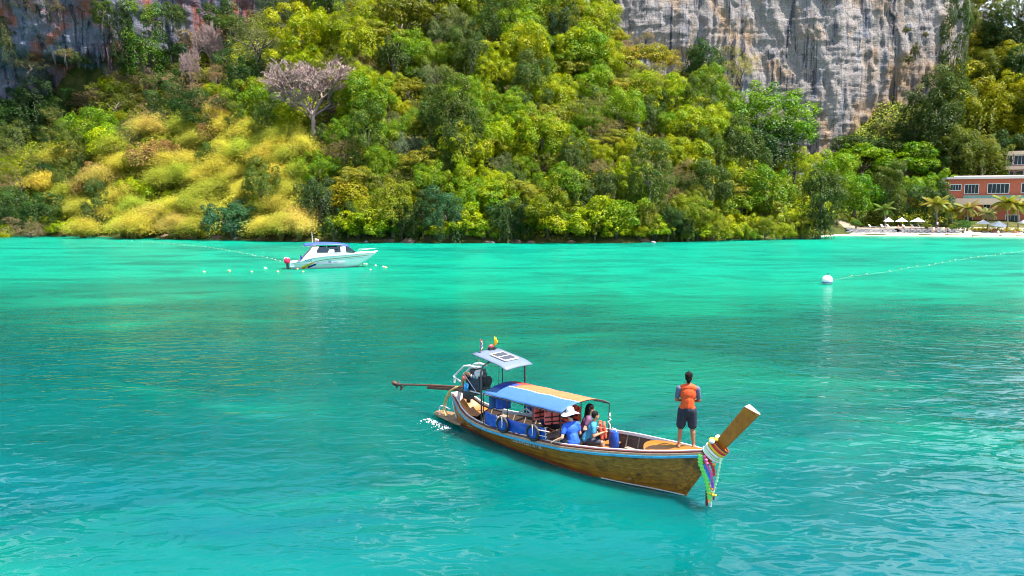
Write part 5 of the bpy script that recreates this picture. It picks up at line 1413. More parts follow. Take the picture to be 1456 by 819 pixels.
# --- 3. woman with long dark hair and sunglasses
e, q, M3, k, neck = seated(W(-3.36, -.10, .66), R(-95), 'woman with long dark hair and sunglasses in a patterned top under the canopy front', M_SKIN2,
    mat('purple_patterned_top', (.20, .045, .09), .75, .3, 30, .3, col2=(.07, .05, .13)), mat('dark_shorts_b', (.03, .03, .045), .8, .2),
    dict(eL=(-.28, .16, .30), wL=(-.16, .38, .22), eR=(.30, .10, .30), wR=(.26, .36, .26), kL=(-.13, .42, .10), kR=(.14, .42, .10), aL=(-.14, .45, -.30), aR=(.14, .45, -.30)), hair='long', lean=.16, face=(.10, 1, -.12), sleeve=.5, scale=1.02)
gl = MB()
for sx in (-1, 1): gl.ell(q(sx * .033, .090, .010), (.027, .010, .021), 10, 6, M3)
gl.bar(q(-.07, .06, .018), q(-.05, .088, .016), .008, .01).bar(q(.07, .06, .018), q(.05, .088, .016), .008, .01).build('sunglasses', mat('black_lens', (.01, .01, .012), .12, .1), e, True)
# --- 4. boy in a teal tee shirt
e, q, M3, k, neck = seated(W(-2.90, .20, .66), R(-98), 'boy in a teal tee shirt and grey shorts sitting on the yellow bench', M_SKIN,
    mat('teal_tee', (.035, .22, .34), .75, .12, 6, .4), mat('charcoal_shorts', (.035, .038, .055), .8, .2),
    dict(eL=(-.26, .18, .30), wL=(-.10, .44, .36), eR=(.27, .20, .30), wR=(.14, .46, .38), kL=(-.15, .42, .12), kR=(.15, .42, .10), aL=(-.12, .50, -.28), aR=(.13, .46, -.28)), lean=.14, face=(-.45, 1, 0), scale=.98)
life_jacket(W(-2.60, -.06, .98), R(-98), 'orange life jacket held against the chest of the boy', M_LJ, .15, .85)
bg = empty('blue_bag', W(-2.40, -.36, .46), HEAD, 'tall blue bag standing in front of the boy', 'bag')
MB().loft([[Vector(((.15 - .5 * (z - .25) ** 2) * math.cos(a) * (1 + .10 * math.sin(3 * a + z * 9)), (.12 - .3 * (z - .25) ** 2) * math.sin(a), z)) for a in np.linspace(0, 2 * PI, 15)[:-1]] for z in np.linspace(0, .52, 8)], True, True).build('bag_body', M_TARP, bg, True)
MB().tube([(-.08, 0, .50), (-.05, -.02, .60), (.05, -.02, .60), (.08, 0, .50)], .016, 6).build('handle', M_ROPE, bg, True)
rp_ = empty('rope_knots', W(-2.92, -.84, .92), HEAD, 'pale rope tied to the far canopy post', 'rope')
MB().tube([(0, .03, .34), (.03, -.03, .28), (-.03, .0, .22), (.03, .03, .16), (-.02, -.03, .10), (.02, .0, .02), (.04, -.02, -.06)], .022, 6).build('rope_tie', M_ROPE, rp_, True)
# ------------------------------------------------------------------ foam at the stern of the longtail boat
rs = random.Random(4); mb = MB()
for k in range(150):
    f = rs.random(); s = -9.35 + 1.35 * f; t = .42 + .16 * f + abs(rs.gauss(0, .16)) * (1.5 if rs.random() < .3 else .8); a = rs.uniform(.004, .018)
    w = W(s, t, 0)
    mb.ell((w.x, w.y, .006), (a * 1.8, a, .010), 6, 4, rot=(0, 0, rs.uniform(0, 3)))
tag(mb.build('foam', mat('foam_white', (.85, .88, .88), .8, .05), None, True), 'white foam on the water beside the stern platform', 'foam', kind='stuff')

# ------------------------------------------------------------------ mooring buoy, float lines
M_BUOY = mat('white_buoy', (.80, .80, .79), .45, .06, 3, .1)
c = at_z(1176, 404, 0)
by = empty('mooring_buoy', c, 0, 'large round white mooring buoy floating alone in the bay', 'buoy')
MB().ell((0, 0, .34), (.46, .46, .45), 24, 16).build('float_ball', M_BUOY, by, True)
MB().lathe([(.43, .12), (.455, .14), (.47, .22), (.455, .24)], 24).build('shade_band', mat('buoy_shade_band', (.10, .14, .32), .5, .2), by, True)  # bluish shade on the ball's underside, put in as a coloured ring
MB().tube([(0, 0, .82), (0, 0, .92), (.06, 0, .97), (.1, 0, .90), (.06, 0, .84)], .018, 6).build('lifting_eye', M_STEEL, by, True)
M_FLOAT = mat('pale_yellow_float', (.50, .38, .16), .5, .15, 6); M_FLOATW = mat('white_float', (.58, .54, .44), .5, .08, 6); M_FLOATO = mat('orange_float', (.75, .26, .10), .5, .1, 6)
float_me = [MB().ell((0, 0, 0), (.090, .072, .07), 10, 6).mesh('float', m_, True) for m_ in (M_FLOAT, M_FLOATW)]
def float_line(pix, n, label, skip=()):
    pts_ = [at_z(u, v, 0) for u, v in pix]
    L_ = [0]
    for a, b2 in zip(pts_, pts_[1:]): L_.append(L_[-1] + (b2 - a).length)
    def along(q):
        d = q * L_[-1]; k = max(i for i in range(len(L_) - 1) if L_[i] <= d + 1e-9)
        return pts_[k].lerp(pts_[k + 1], (d - L_[k]) / max(L_[k + 1] - L_[k], 1e-6))
    e = empty('float_line', pts_[0], 0, label, 'float line', 'float lines of the swimming area')
    wob = [Vector((rnd.uniform(-.15, .15), rnd.uniform(-.35, .35), 0)) for _ in range(n)]
    pp = [along(k / (n - 1)) + wob[k] - pts_[0] for k in range(n)]
    MB().tube([p + Vector((0, 0, -.008)) for p in pp], .012, 5).build('rope', M_ROPE, e, True)
    for k in range(n):
        if k in skip: continue
        place('float', float_me[k % 2], e, pp[k] + Vector((0, 0, .05)), (0, 0, rnd.uniform(0, 3)), (1, 1, 1))
float_line([(178, 342), (230, 345), (300, 352), (350, 361), (408, 373)], 34, 'dotted line of small pale floats running from the left shore to the speedboat')
float_line([(1180, 399), (1215, 393), (1290, 382), (1375, 368), (1456, 357), (1500, 351)], 30, 'dotted line of small pale floats running from the white buoy to the right edge', (0, 1, 4))
for k, (u, v, r, lab, m_) in enumerate([(290, 387, .20, 'leftmost loose pale float in the row left of the speedboat', 0), (326, 386, .26, 'second loose pale float from the left in the row left of the speedboat', 0), (358, 387, .20, 'loose pale float left of the white one near the speedboat', 0),
        (377, 382, .24, 'loose white float nearest left of the speedboat stern', 1), (395, 387, .22, 'loose pale float just below the left of the speedboat stern', 0), (423, 383, .22, 'pale float touching the speedboat outboards', 0), (431, 387, .20, 'pale float below the speedboat stern quarter', 0),
        (512, 376, .26, 'orange float just under the speedboat bow', 2), (518, 376, .18, 'small white float beside the orange one at the bow', 1), (521, 376, .18, 'small white float second from the orange one at the bow', 1), (527, 384, .18, 'lowest small white float off the speedboat bow', 1),
        (534, 378, .20, 'white float midway right of the speedboat bow', 1), (545, 380, .22, 'white float left of the yellow one right of the speedboat', 1), (548, 381, .24, 'rightmost yellow float off the speedboat bow', 0)]):
    p = at_z(u, v, 0); r *= .60
    e = empty('float_buoy', p, rnd.uniform(0, 3), lab, 'float', 'loose floats round the speedboat')
    MB().ell((0, 0, .3 * r), (r * 1.15, r, r * .9), 12, 8).build('float_body', (M_FLOAT, M_FLOATW, M_FLOATO)[m_], e, True)
    MB().tube([(r * .9, 0, .3 * r), (r * 1.5, 0, .2 * r), (r * 1.7, 0, -.05)], .03, 5).build('tether', M_ROPE, e, True)

# ------------------------------------------------------------------ speedboat
sp_a, sp_b = at_z(418, 383, 0), at_z(521, 375, 0)
SPD = Vector((.94, .34, 0)).normalized(); SPZ = math.atan2(SPD.y, SPD.x)
sb = empty('speedboat', at_z(421, 384, 0) + Vector((.2, 1.5, 0)), SPZ, 'white speedboat with blue hardtop moored near the wooded shore', 'boat')
sb.location.x -= 1.25; sb.scale = (.90, .95, 1.0)
M_GEL = mat('white_gelcoat', (.78, .79, .80), .25, .03, 2, coat=.3)
M_GLASS = mat('dark_tinted_glass', (.012, .018, .03), .08, .2, 4, spec=.7)
M_SBLUE = mat('blue_hardtop', (.035, .075, .26), .4, .12, 3)
M_SYEL = mat('yellow_stripe', (.78, .42, .01), .4, .05); M_SNAVY = mat('navy_stripe', (.01, .012, .22), .4, .05); M_SGOLD = mat('dull_gold_stripe', (.34, .29, .16), .45, .1); M_SGREY = mat('grey_upholstery', (.42, .42, .50), .7, .1)
# local x forward (length 10.6 m), y to port (away), -y to the camera
LS = 10.4
def sb_half(x): return float(np.interp(x, [0, 1, 4, 6.5, 8.4, 9.6, LS], [1.25, 1.32, 1.42, 1.35, 1.0, .52, .04]))
def sb_sheer(x): return float(np.interp(x, [0, 1.0, 2.4, 4, 6.5, 8.5, LS], [.75, .85, 1.22, 1.40, 1.52, 1.62, 1.66]))
def sb_keel(x): return float(np.interp(x, [0, 6, 8, 9.2, LS], [-.30, -.25, .05, .70, 1.50]))
def sb_b(x, z):
    zk, zs = sb_keel(x), sb_sheer(x); q = min(max((z - zk) / (zs - zk), 0), 1)
    return sb_half(x) * (.0 + q ** .42 * (.86 + .14 * q))
xs_ = list(np.linspace(0, LS, 40))
rings = []
for x in xs_:
    zz = [sb_keel(x) + (sb_sheer(x) - sb_keel(x)) * k / 10 for k in range(11)]
    rings.append([Vector((x, -sb_b(x, z), z)) for z in reversed(zz)] + [Vector((x, sb_b(x, z), z)) for z in zz])
mb = MB().loft(rings, False, False)
mb.add([p for p in rings[0]], [tuple(range(len(rings[0])))])
mb.build('hull', M_GEL, sb, True)
# decks
rows = [[Vector((x, sb_half(x) * (k / 4 - 1), sb_sheer(x) - .02 + .10 * (1 - (k / 4 - 1) ** 2))) for k in range(9)] for x in np.linspace(6.4, LS, 14)]
MB().loft(rows, False, False).build('foredeck', M_GEL, sb, True)
rows = [[Vector((x, 1.2 * (k / 4 - 1), .55)) for k in range(9)] for x in np.linspace(.1, 6.4, 6)]
MB().loft(rows, False, False).build('cockpit_floor', M_SGREY, sb, True)
MB().box((.15, 0, .50), (.5, 2.3, .5)).build('transom_box', M_GEL, sb, bevel=.05)
# superstructure sides: sweeping pillars rising to the hardtop
for sy in (-1, 1):
    prof = [(1.0, .80), (2.3, 2.05), (2.55, 2.42), (3.35, 2.42), (3.05, 2.05), (3.0, 1.75), (6.3, 1.75), (7.8, 1.55), (6.5, 1.50), (4, 1.38), (2.4, 1.20)]
    mb = MB(); n = len(prof)
    vs = [Vector((x, sy * (min(sb_half(x), 1.42) - .03 - .16 * max(0, z - 1.4)), z)) for x, z in prof] + [Vector((x, sy * (min(sb_half(x), 1.42) - .12 - .16 * max(0, z - 1.4)), z)) for x, z in prof]
    mb.add(vs, [tuple(range(n)), tuple(range(2 * n - 1, n - 1, -1))] + [(k, (k + 1) % n, n + (k + 1) % n, n + k) for k in range(n)])
    mb.build('side_pillar', M_GEL, sb)
    # cabin windows: dark curved panes with white mullions
    def pane(name, pts_, matr):
        m2 = MB(); n2 = len(pts_)
        vs = [Vector((x, sy * (min(sb_half(x), 1.42) - .05 - .16 * max(0, z - 1.4)), z)) for x, z in pts_] + [Vector((x, sy * (min(sb_half(x), 1.42) - .08 - .16 * max(0, z - 1.4)), z)) for x, z in pts_]
        m2.add(vs, [tuple(range(n2)), tuple(range(2 * n2 - 1, n2 - 1, -1))] + [(k, (k + 1) % n2, n2 + (k + 1) % n2, n2 + k) for k in range(n2)])
        return m2.build(name, matr, sb)
    pane('window', [(3.08, 1.77), (3.06, 2.0), (3.4, 2.36), (4.4, 2.36), (4.3, 1.77)], M_GLASS)
    pane('window', [(4.55, 2.12), (4.5, 2.36), (5.75, 2.36), (5.80, 2.12)], M_GLASS)
    pane('window', [(5.15, 1.80), (5.15, 2.05), (5.82, 2.05), (5.82, 1.80)], M_GLASS)
    pane('cabin_side', [(4.36, 1.76), (4.5, 2.08), (5.1, 2.08), (5.1, 1.76)], M_GEL)
    pane('mullion', [(5.88, 1.76), (5.86, 2.40), (6.45, 2.40), (6.50, 1.76)], M_GEL)
    pane('windscreen_side', [(6.55, 1.80), (6.55, 2.32), (6.85, 2.30), (7.55, 1.80)], M_GLASS)
    # stripes along the hull
    def stripe(name, f0, f1, x0, x1, matr, off):
        rows = []
        for x in np.linspace(x0, x1, 24):
            rows.append([Vector((x, sy * (sb_b(x, z) + off), z)) for z in np.linspace(f0(x), f1(x), 4)])
        o = MB().loft(rows, False, False).build(name, matr, sb, True); so = o.modifiers.new('s', 'SOLIDIFY'); so.thickness = .012
    ln = lambda x: float(np.interp(x, [.9, 2.0, 3.0, 4.2, 6, 9.8], [.08, .50, .84, 1.02, 1.14, 1.38]))
    stripe('gold_stripe', lambda x: ln(x) - .045, lambda x: ln(x) + .045, 2.2, 9.4, M_SGOLD, .014)
    stripe('yellow_stripe', lambda x: ln(x) - .10 - max(0, (2.6 - x)) * .20, lambda x: ln(x) + .06, 1.25, 2.7, M_SYEL, .016)
    stripe('navy_stripe', lambda x: ln(x) - .42 - max(0, 2.6 - x) * .06, lambda x: ln(x) - .22, 1.95, 2.95, M_SNAVY, .018)
    stripe('grey_stripe', lambda x: ln(x) - .20, lambda x: ln(x) - .15, 3.0, 9.0, M_SGREY, .014)
    stripe('rub_rail', lambda x: sb_sheer(x) - .12, lambda x: sb_sheer(x) - .07, .3, LS - .1, M_SGREY, .02)
# hardtop
rows = []
for x in np.linspace(1.55, 7.0, 20):
    u = (x - 1.55) / 5.45; hw = 1.22 * min(1, .72 + u * 2.2, .70 + (1 - u) * 2.0)
    rows.append([Vector((x, hw * (k / 5 - 1), 2.44 + .22 * math.sin(PI * min(1, .12 + u * .9)) + .22 * (1 - (k / 5 - 1) ** 2) - (.12 * max(0, u - .85) / .15))) for k in range(11)])
o = MB().loft(rows, False, False).build('hardtop', M_SBLUE, sb, True); so = o.modifiers.new('s', 'SOLIDIFY'); so.thickness = .07
MB().loft([[p + Vector((0, 0, -.09)) for p in r_] for r_ in rows[:6]], False, False).build('hardtop_rear_lining', M_GEL, sb, True)
# front windscreen
o = MB().loft([[Vector((6.55 + .3 * (1 - (k / 4 - 1) ** 2), 1.05 * (k / 4 - 1), 2.40)) for k in range(9)], [Vector((7.45 + .4 * (1 - (k / 4 - 1) ** 2), 1.0 * (k / 4 - 1), 1.70)) for k in range(9)]], False, False).build('windscreen', M_GLASS, sb, True)
so = o.modifiers.new('s', 'SOLIDIFY'); so.thickness = .03
# seats, bow rail, antennas, flag
for x in (1.5, 3.4, 4.3, 5.2): 
    for y in (-.6, .6): MB().box((x, y, .80), (.55, .8, .4)).box((x - .25, y, 1.15), (.12, .8, .5)).build('seat', M_SNAVY if x < 2 else M_SGREY, sb, bevel=.05)
MB().tube([(8.2, -.95, 1.65), (8.4, -.92, 1.95), (9.6, -.5, 2.02), (10.35, 0, 2.05), (9.6, .5, 2.02), (8.4, .92, 1.95), (8.2, .95, 1.65)], .022, 6).build('bow_rail', M_ALU, sb, True)
MB().box((10.35, 0, 1.72), (.5, .28, .10)).build('anchor_roller', M_GEL, sb, bevel=.03)
for y in (-.3, .35): MB().tube([(2.7, y, 2.60), (2.62, y, 4.0)], .018, 5).build('antenna', M_WHITE, sb, True)
MB().tube([(3.0, .0, 2.6), (3.0, .0, 3.3)], .015, 5).build('flagstaff', M_WHITE, sb, True)
o = MB().loft([[Vector((3.02 + .4 * i / 5, .06 * math.sin(i), 3.28 - z * .3 - .12 * i / 5)) for z in (0, .5, 1)] for i in range(6)], False, False).build('pennant', mat('pale_red_pennant', (.75, .38, .36), .8, .1), sb, True)
so = o.modifiers.new('s', 'SOLIDIFY'); so.thickness = .01
# outboards
for y, m_ in ((-.42, mat('red_cowl', (.62, .01, .055), .3, .08, coat=.3)), (.15, M_GEL), (.72, M_GEL)):
    ob = empty('outboard_motor', (-.35, y, 0), parent=sb)
    MB().loft([[Vector((-.05 + a[0] * math.cos(t), a[1] * math.sin(t), a[2])) for t in np.linspace(0, 2 * PI, 15)[:-1]] for a in ((.22, .17, .62), (.36, .23, .72), (.38, .24, .95), (.33, .22, 1.12), (.20, .14, 1.22), (.05, .04, 1.24))], True, True).build('cowl', m_, ob, True)
    MB().box((0, 0, .30), (.26, .16, .75)).box((.02, 0, -.25), (.5, .05, .5)).build('drive_leg', M_STEEL, ob, bevel=.03)
# lettering and emblem on the side
def side_text(body, size, x0, z0, matr, name):
    fc = bpy.data.curves.new(name, 'FONT'); fc.body = body; fc.size = size; fc.extrude = .003
    to = bpy.data.objects.new('tmp_text', fc); COL.objects.link(to)
    d_ = bpy.context.evaluated_depsgraph_get(); d_.update()
    me = bpy.data.meshes.new_from_object(to.evaluated_get(d_)); bpy.data.objects.remove(to)
    me.materials.clear(); me.materials.append(matr); me.name = name
    for v in me.vertices:
        x = x0 + v.co.x; z = z0 + v.co.y; v.co = Vector((x, -(sb_b(x, z) + .018 + v.co.z), z))
    place(name, me, sb)
side_text('XXX', .42, 1.55, .80, mat('letter_blue', (.05, .12, .42), .4, .05), 'hull_marks')
side_text('S P E E D  B O A T', .16, 3.75, .36, M_SGREY, 'hull_lettering')
mb = MB()
for k in range(3):
    a0 = 2 * PI * k / 3
    mb.tube([Vector((4.55 + (.03 + .05 * q) * 2.2 * math.cos(a0 + q * 1.6), -(sb_b(4.5, .75) + .03), .76 + (.03 + .05 * q) * 2.2 * math.sin(a0 + q * 1.6))) for q in np.linspace(0, 1, 6)], [.05, .05, .045, .035, .025, .01], 5)
mb.build('swirl_emblem', mat('letter_blue', (.05, .12, .42)), sb, True)
# ------------------------------------------------------------------ beach: parasols, loungers, palms, people, hotel
def ground(x, y): return max(float(terrain(x, y)), float(np.interp(y - shore(x), [0, 14, 40], [0.02, 1.22, 2.0]))) + .04
def spot(u, v):
    """where the view ray meets the beach"""
    d = ray(u, v)
    for Y in np.arange(120, 200, .25):
        t = Y / d[1]; x = d[0] * t; z = CAM_H + d[2] * t
        if Y > shore(x) and z < ground(x, Y): return x, Y, ground(x, Y)
    return None
M_CANV = mat('white_parasol_canvas', (.74, .72, .74), .8, .06, 3, .2)
M_POLE = mat('wooden_pole', (.25, .15, .08), .7, .2, 6)
M_PLAST = mat('white_plastic', (.76, .75, .74), .4, .05, 6)
# low stone terrace wall along the back of the beach
wall = empty('terrace_wall', (84, 163.2, 1.0), 0, 'low grey stone terrace wall at the back of the beach', 'wall')
M_STONE = [mat('terrace_stone_%d' % k, c, .9, .25, 2, .6) for k, c in enumerate(((.26, .25, .27), (.33, .31, .31), (.20, .20, .23)))]
rs = random.Random(9)
st_me = [MB().box((0, 0, 0), (1.15, .5, .34)).mesh('stone', M_STONE[k], False) for k in range(3)]
x0 = 77.0
for row in range(3):
    x = x0 + (.6 if row % 2 else 0)
    while x < 101:
        if not (88.2 < x < 89.4):
            y = shore(x) + 4.2 + rs.uniform(-.05, .05); o = place('stone', rs.choice(st_me), wall, (x - 84, y - 163.2, ground(x, y) - 1.0 + .14 + row * .33), (0, 0, rs.uniform(-.04, .04)), (rs.uniform(.88, 1.0), 1, rs.uniform(.9, 1.0)))
        x += 1.16
# terrace top behind the wall
tx = np.arange(77, 102, 1.0); td = np.arange(4.3, 14, .8)
X, D = np.meshgrid(tx, td); Yt = shore(X) + D
Z = np.maximum(np.vectorize(ground)(X, shore(X) + 4.2) + .98, terrain(X, Yt) + .05)
tag(place('terrace_ground', np_mesh('terrace_ground', np.stack([X.ravel(), Yt.ravel(), Z.ravel()], 1), grid_faces(len(td), len(tx)), mat('terrace_soil', (.22, .17, .12), .95, .3, 1, .4), True)), 'sandy terrace ground above the beach wall', kind='structure')
def terr(x, d): return float(max(ground(x, shore(x) + 4.2) + .98, terrain(x, shore(x) + d) + .05))

def parasol(u, v, wpx, depth, label, tilt=(0, 0)):
    """(u, v): canopy centre in the picture; depth: metres behind the shore"""
    x = (u - 728) / 1000 * 165
    for _ in range(4): Y = float(shore(x)) + depth; x = at_y(u, v, Y).x
    top = at_y(u, v, Y).z; g = terr(x, depth) if x < 101 and depth > 4.3 else ground(x, Y)
    e = empty('parasol', (x, Y, g), rnd.uniform(0, 1), label, 'parasol', 'white parasols on the beach')
    r = wpx * Y / 2000.0; h = max(top - g, 2.0)
    MB().tube([(0, 0, 0), (0, 0, h + .5)], .05, 8).build('pole', M_POLE, e, True)
    n = 8; rings = []
    for q in (0.02, .35, .7, 1.0):
        rings.append([Vector((q * r * (1 - .06 * (k % 2)) * math.cos(PI * k / n), q * r * (1 - .06 * (k % 2)) * math.sin(PI * k / n), h + .55 - .95 * q ** .85 - (.06 if k % 2 else 0) * q)) for k in range(2 * n)])
    o = MB().loft(rings, True, False).build('canopy', M_CANV, e, False); so = o.modifiers.new('s', 'SOLIDIFY'); so.thickness = .03
    o.rotation_euler = (tilt[0], tilt[1], 0)
    for k in range(n):
        a = 2 * PI * k / n; MB().tube([(0, 0, h + .2), (r * .6 * math.cos(a), r * .6 * math.sin(a), h - .08)], .02, 4).build('rib', M_POLE, e)
    return e
parasol(1263, 316.5, 14, 8.5, 'leftmost white parasol of the three on the stone terrace')
parasol(1282, 315, 17, 8.0, 'middle white parasol of the three on the stone terrace')
parasol(1305, 314, 20, 7.0, 'rightmost and largest white parasol of the three on the stone terrace')
parasol(1398, 315.5, 20, 9.5, 'white parasol before the hotel, left of the tilted one')
parasol(1419, 317, 21, 8.5, 'tilted white parasol before the hotel', (.18, -.14))
parasol(1457, 314.5, 18, 9.0, 'white parasol cut by the right edge of the photo')

lounger_proto = None
def lounger(x, Y, z, rz, label, matr=None):
    e = empty('beach_lounger', (x, Y, z), rz, label, 'lounger', 'white loungers on the beach')
    MB().box((.35, 0, .34), (1.25, .62, .07)).build('seat', matr or M_PLAST, e, bevel=.02)
    MB().box((-.52, 0, .60), (.75, .62, .06), (0, R(48), 0)).build('backrest', matr or M_PLAST, e, bevel=.02)
    for sx in (-.15, .85):
        for sy in (-.26, .26): MB().box((sx, sy, .155), (.06, .06, .31)).build('leg', matr or M_PLAST, e)
    return e
spots = [(1257, 6.2, 'leftmost white lounger under the leftmost terrace parasol'), (1266, 6.0, 'white lounger under the leftmost terrace parasol, second from left'), (1288, 6.0, 'white lounger under the middle terrace parasol'), (1300, 5.8, 'white lounger under the largest terrace parasol, left one'), (1311, 5.8, 'white lounger under the largest terrace parasol, right one'), (1240, 6.4, 'shaded pale lounger at the left end of the terrace')]
for u, dd, lab in spots:
    x = (u - 728) / 1000 * 164
    for _ in range(3): Y = float(shore(x)) + dd; x = at_y(u, 320, Y).x
    lounger(x, Y, terr(x, dd), R(-60) + rnd.uniform(-.3, .3), lab)
for (u, v, lab) in ((1403, 329.5, 'white lounger on the sand below the left hotel parasol'), (1448, 329, 'white lounger on the sand at the right edge'), (1392, 330, 'low pale lounger on the sand left of the hotel parasols')):
    x, Y, z = spot(u, v); lounger(x, Y, z, R(-30) + rnd.uniform(-.4, .4), lab)

# beach people (about ten pixels high in the photo)
def small_person(x, Y, z, rz, label, top, bottom, skin, pose='stand'):
    e = empty('person', (x, Y, z), rz, label, 'person', 'people on the beach')
    b, c, d = MB(), MB(), MB()
    if pose == 'stand':
        for sx in (-1, 1):
            b.capsule((sx * .09, 0, .85), (sx * .11, .02, .46), .085, .055); b.capsule((sx * .11, .02, .46), (sx * .12, -.02, .07), .056, .036); b.capsule((sx * .12, -.04, .04), (sx * .13, .14, .03), .036, .026)
            b.capsule((sx * .19, 0, 1.36), (sx * .25, .03, 1.08), .05, .04); b.capsule((sx * .25, .03, 1.08), (sx * .24, .14, .84), .038, .028); hand(b, (sx * .24, .14, .84), (sx * .25, .03, 1.08), None, .5, -sx)
            d.capsule((sx * .09, 0, .88), (sx * .11, .01, .58), .115, .09)
        b.capsule((0, 0, .9), (0, 0, 1.3), .13, .14); b.capsule((-.12, 0, 1.38), (.12, 0, 1.38), .066, .066); b.capsule((0, 0, 1.38), (0, .02, 1.52), .055, .05)
        c.capsule((0, 0, .98), (0, 0, 1.30), .16, .165); c.capsule((-.13, 0, 1.38), (.13, 0, 1.38), .08, .08)
        hc = (0, .03, 1.60)
    else:
        b.capsule((0, 0, .12), (0, -.02, .52), .14, .14); b.capsule((-.12, -.02, .58), (.12, -.02, .58), .066, .066); b.capsule((0, -.02, .58), (0, .0, .70), .055, .05)
        for sx in (-1, 1):
            b.capsule((sx * .1, .02, .10), (sx * .14, .40, .30), .085, .055); b.capsule((sx * .14, .40, .30), (sx * .15, .68, .05), .055, .036); b.capsule((sx * .15, .68, .04), (sx * .15, .82, .04), .034, .024)
            b.capsule((sx * .19, -.02, .56), (sx * .26, .08, .32), .05, .04); b.capsule((sx * .26, .08, .32), (sx * .16, .30, .32), .038, .028); hand(b, (sx * .16, .30, .32), (sx * .26, .08, .32), None, .6, -sx)
            d.capsule((sx * .09, .02, .12), (sx * .12, .26, .22), .11, .09)
        c.capsule((0, 0, .18), (0, -.02, .50), .165, .165); c.capsule((-.13, -.02, .56), (.13, -.02, .56), .08, .08)
        hc = (0, .02, .80)
    q, M3, k = head(b, hc, (0, 1, 0))
    remeshed(b, 'body', .022, skin, e, 3)
    if top: remeshed(c, 'shirt', .028, top, e, 3)
    remeshed(d, 'shorts', .028, bottom, e, 3)
    h = MB(); h.ell(q(0, -.02, .045), (.087, .103, .086), 12, 8, M3); remeshed(h, 'hair', .02, M_HAIR, e, 2)
CT = {n: mat('cloth_' + n, c, .8, .15, 6) for n, c in dict(black=(.02, .02, .03), red=(.6, .05, .06), white=(.75, .75, .75), pink=(.7, .25, .25), orange=(.75, .22, .06), green=(.2, .6, .12), navy=(.03, .04, .12), purple=(.2, .05, .2)).items()}
bp_ = [(1277, 322, 5.5, 'sit', None, 'pink', M_SKIN2, 'sunbather sitting between the left and middle terrace parasols'), (1284, 322, 5.4, 'sit', 'pink', 'navy', M_SKIN2, 'sunbather in pink under the middle terrace parasol'), (1296, 322, 5.4, 'sit', None, 'red', M_SKIN2, 'pink sunbather sitting under the largest terrace parasol'), (1333, 316, 7.5, 'stand', 'white', 'navy', M_SKIN, 'person in white standing in the shade right of the terrace palm'), (1316, 322, 5.4, 'sit', 'navy', 'black', M_SKIN, 'person in navy sitting at the right end of the terrace')]
for u, v, dd, pose, tp, bt, sk, lab in bp_:
    x = (u - 728) / 1000 * 164
    for _ in range(3): Y = float(shore(x)) + dd; x = at_y(u, v, Y).x
    small_person(x, Y, terr(x, dd), R(180) + rnd.uniform(-.6, .6), lab, CT[tp] if tp else None, CT[bt], sk, pose)
for u, v, pose, tp, bt, sk, lab in ((1347, 334, 'stand', 'black', 'black', M_SKIN, 'person in black standing on the sand left of the round green bush'), (1327, 333, 'stand', 'white', 'orange', M_SKIN2, 'person in white and orange on the sand by the terrace end'), (1419, 332.5, 'sit', 'white', 'red', M_SKIN2, 'person in white and red sitting on the sand below the tilted parasol'), (1411, 331, 'sit', 'red', 'purple', M_SKIN, 'person in red sitting behind the white and red one'), (1443, 331.5, 'sit', 'orange', 'orange', M_SKIN2, 'person in orange sitting at the right edge of the beach'), (1455, 331.5, 'sit', 'green', 'black', M_SKIN2, 'person in green at the very right edge'), (1337, 331, 'sit', 'purple', 'navy', M_SKIN, 'person in purple sitting on the sand near the terrace end')):
    x, Y, z = spot(u, v); small_person(x, Y, z, R(180) + rnd.uniform(-.8, .8), lab, CT[tp], CT[bt], sk, pose)
# swimmer's head in the shallows
p = at_z(1383, 337, 0)
small_person(p.x, p.y, -1.35, R(180), 'dark haired swimmer standing in the shallows off the beach', CT['black'], CT['black'], M_SKIN, 'stand')

# ---- palms: every frond a part
def frond_mesh(name, seed, droop):
    rs = random.Random(seed); mb = MB(); L_ = 1.0; pts_ = []
    for i in range(10):
        q = i / 9; pts_.append(Vector((q * L_ * (1 - .18 * q * droop), 0, .42 * q - droop * .80 * q * q)))
    mb.tube(pts_, [.016 * (1 - .85 * i / 9) for i in range(10)], 4)
    for i in range(2, 46):
        q = i / 46; k = q * 9; j = min(int(k), 8); p = pts_[j].lerp(pts_[j + 1], k - j); d = (pts_[j + 1] - pts_[j]).normalized()
        ln = .30 * math.sin(PI * min(1, .12 + q * .86)) ** .6
        for sy in (-1, 1):
            t = (d * .55 + Vector((0, sy * 1.0, -.45 - .35 * droop + rs.uniform(-.15, .15)))).normalized(); w = d * .013
            mb.add([p - w, p + w, p + t * ln * .6 + w * .8, p + t * ln, p + t * ln * .6 - w * .8], [(0, 1, 2, 3, 4)])
    me = mb.mesh(name, M_LEAF, False)
    a = me.attributes.new('tone', 'FLOAT', 'POINT'); a.data.foreach_set('value', [.3 + .4 * rs.random()] * len(me.vertices))
    return me
FR = [frond_mesh('frond', 1, .35), frond_mesh('frond', 2, .7), frond_mesh('frond', 3, 1.05)]
M_PTRUNK = mat('palm_trunk', (.24, .19, .14), .9, .35, 5, .6, stretch=(1, 1, 6))
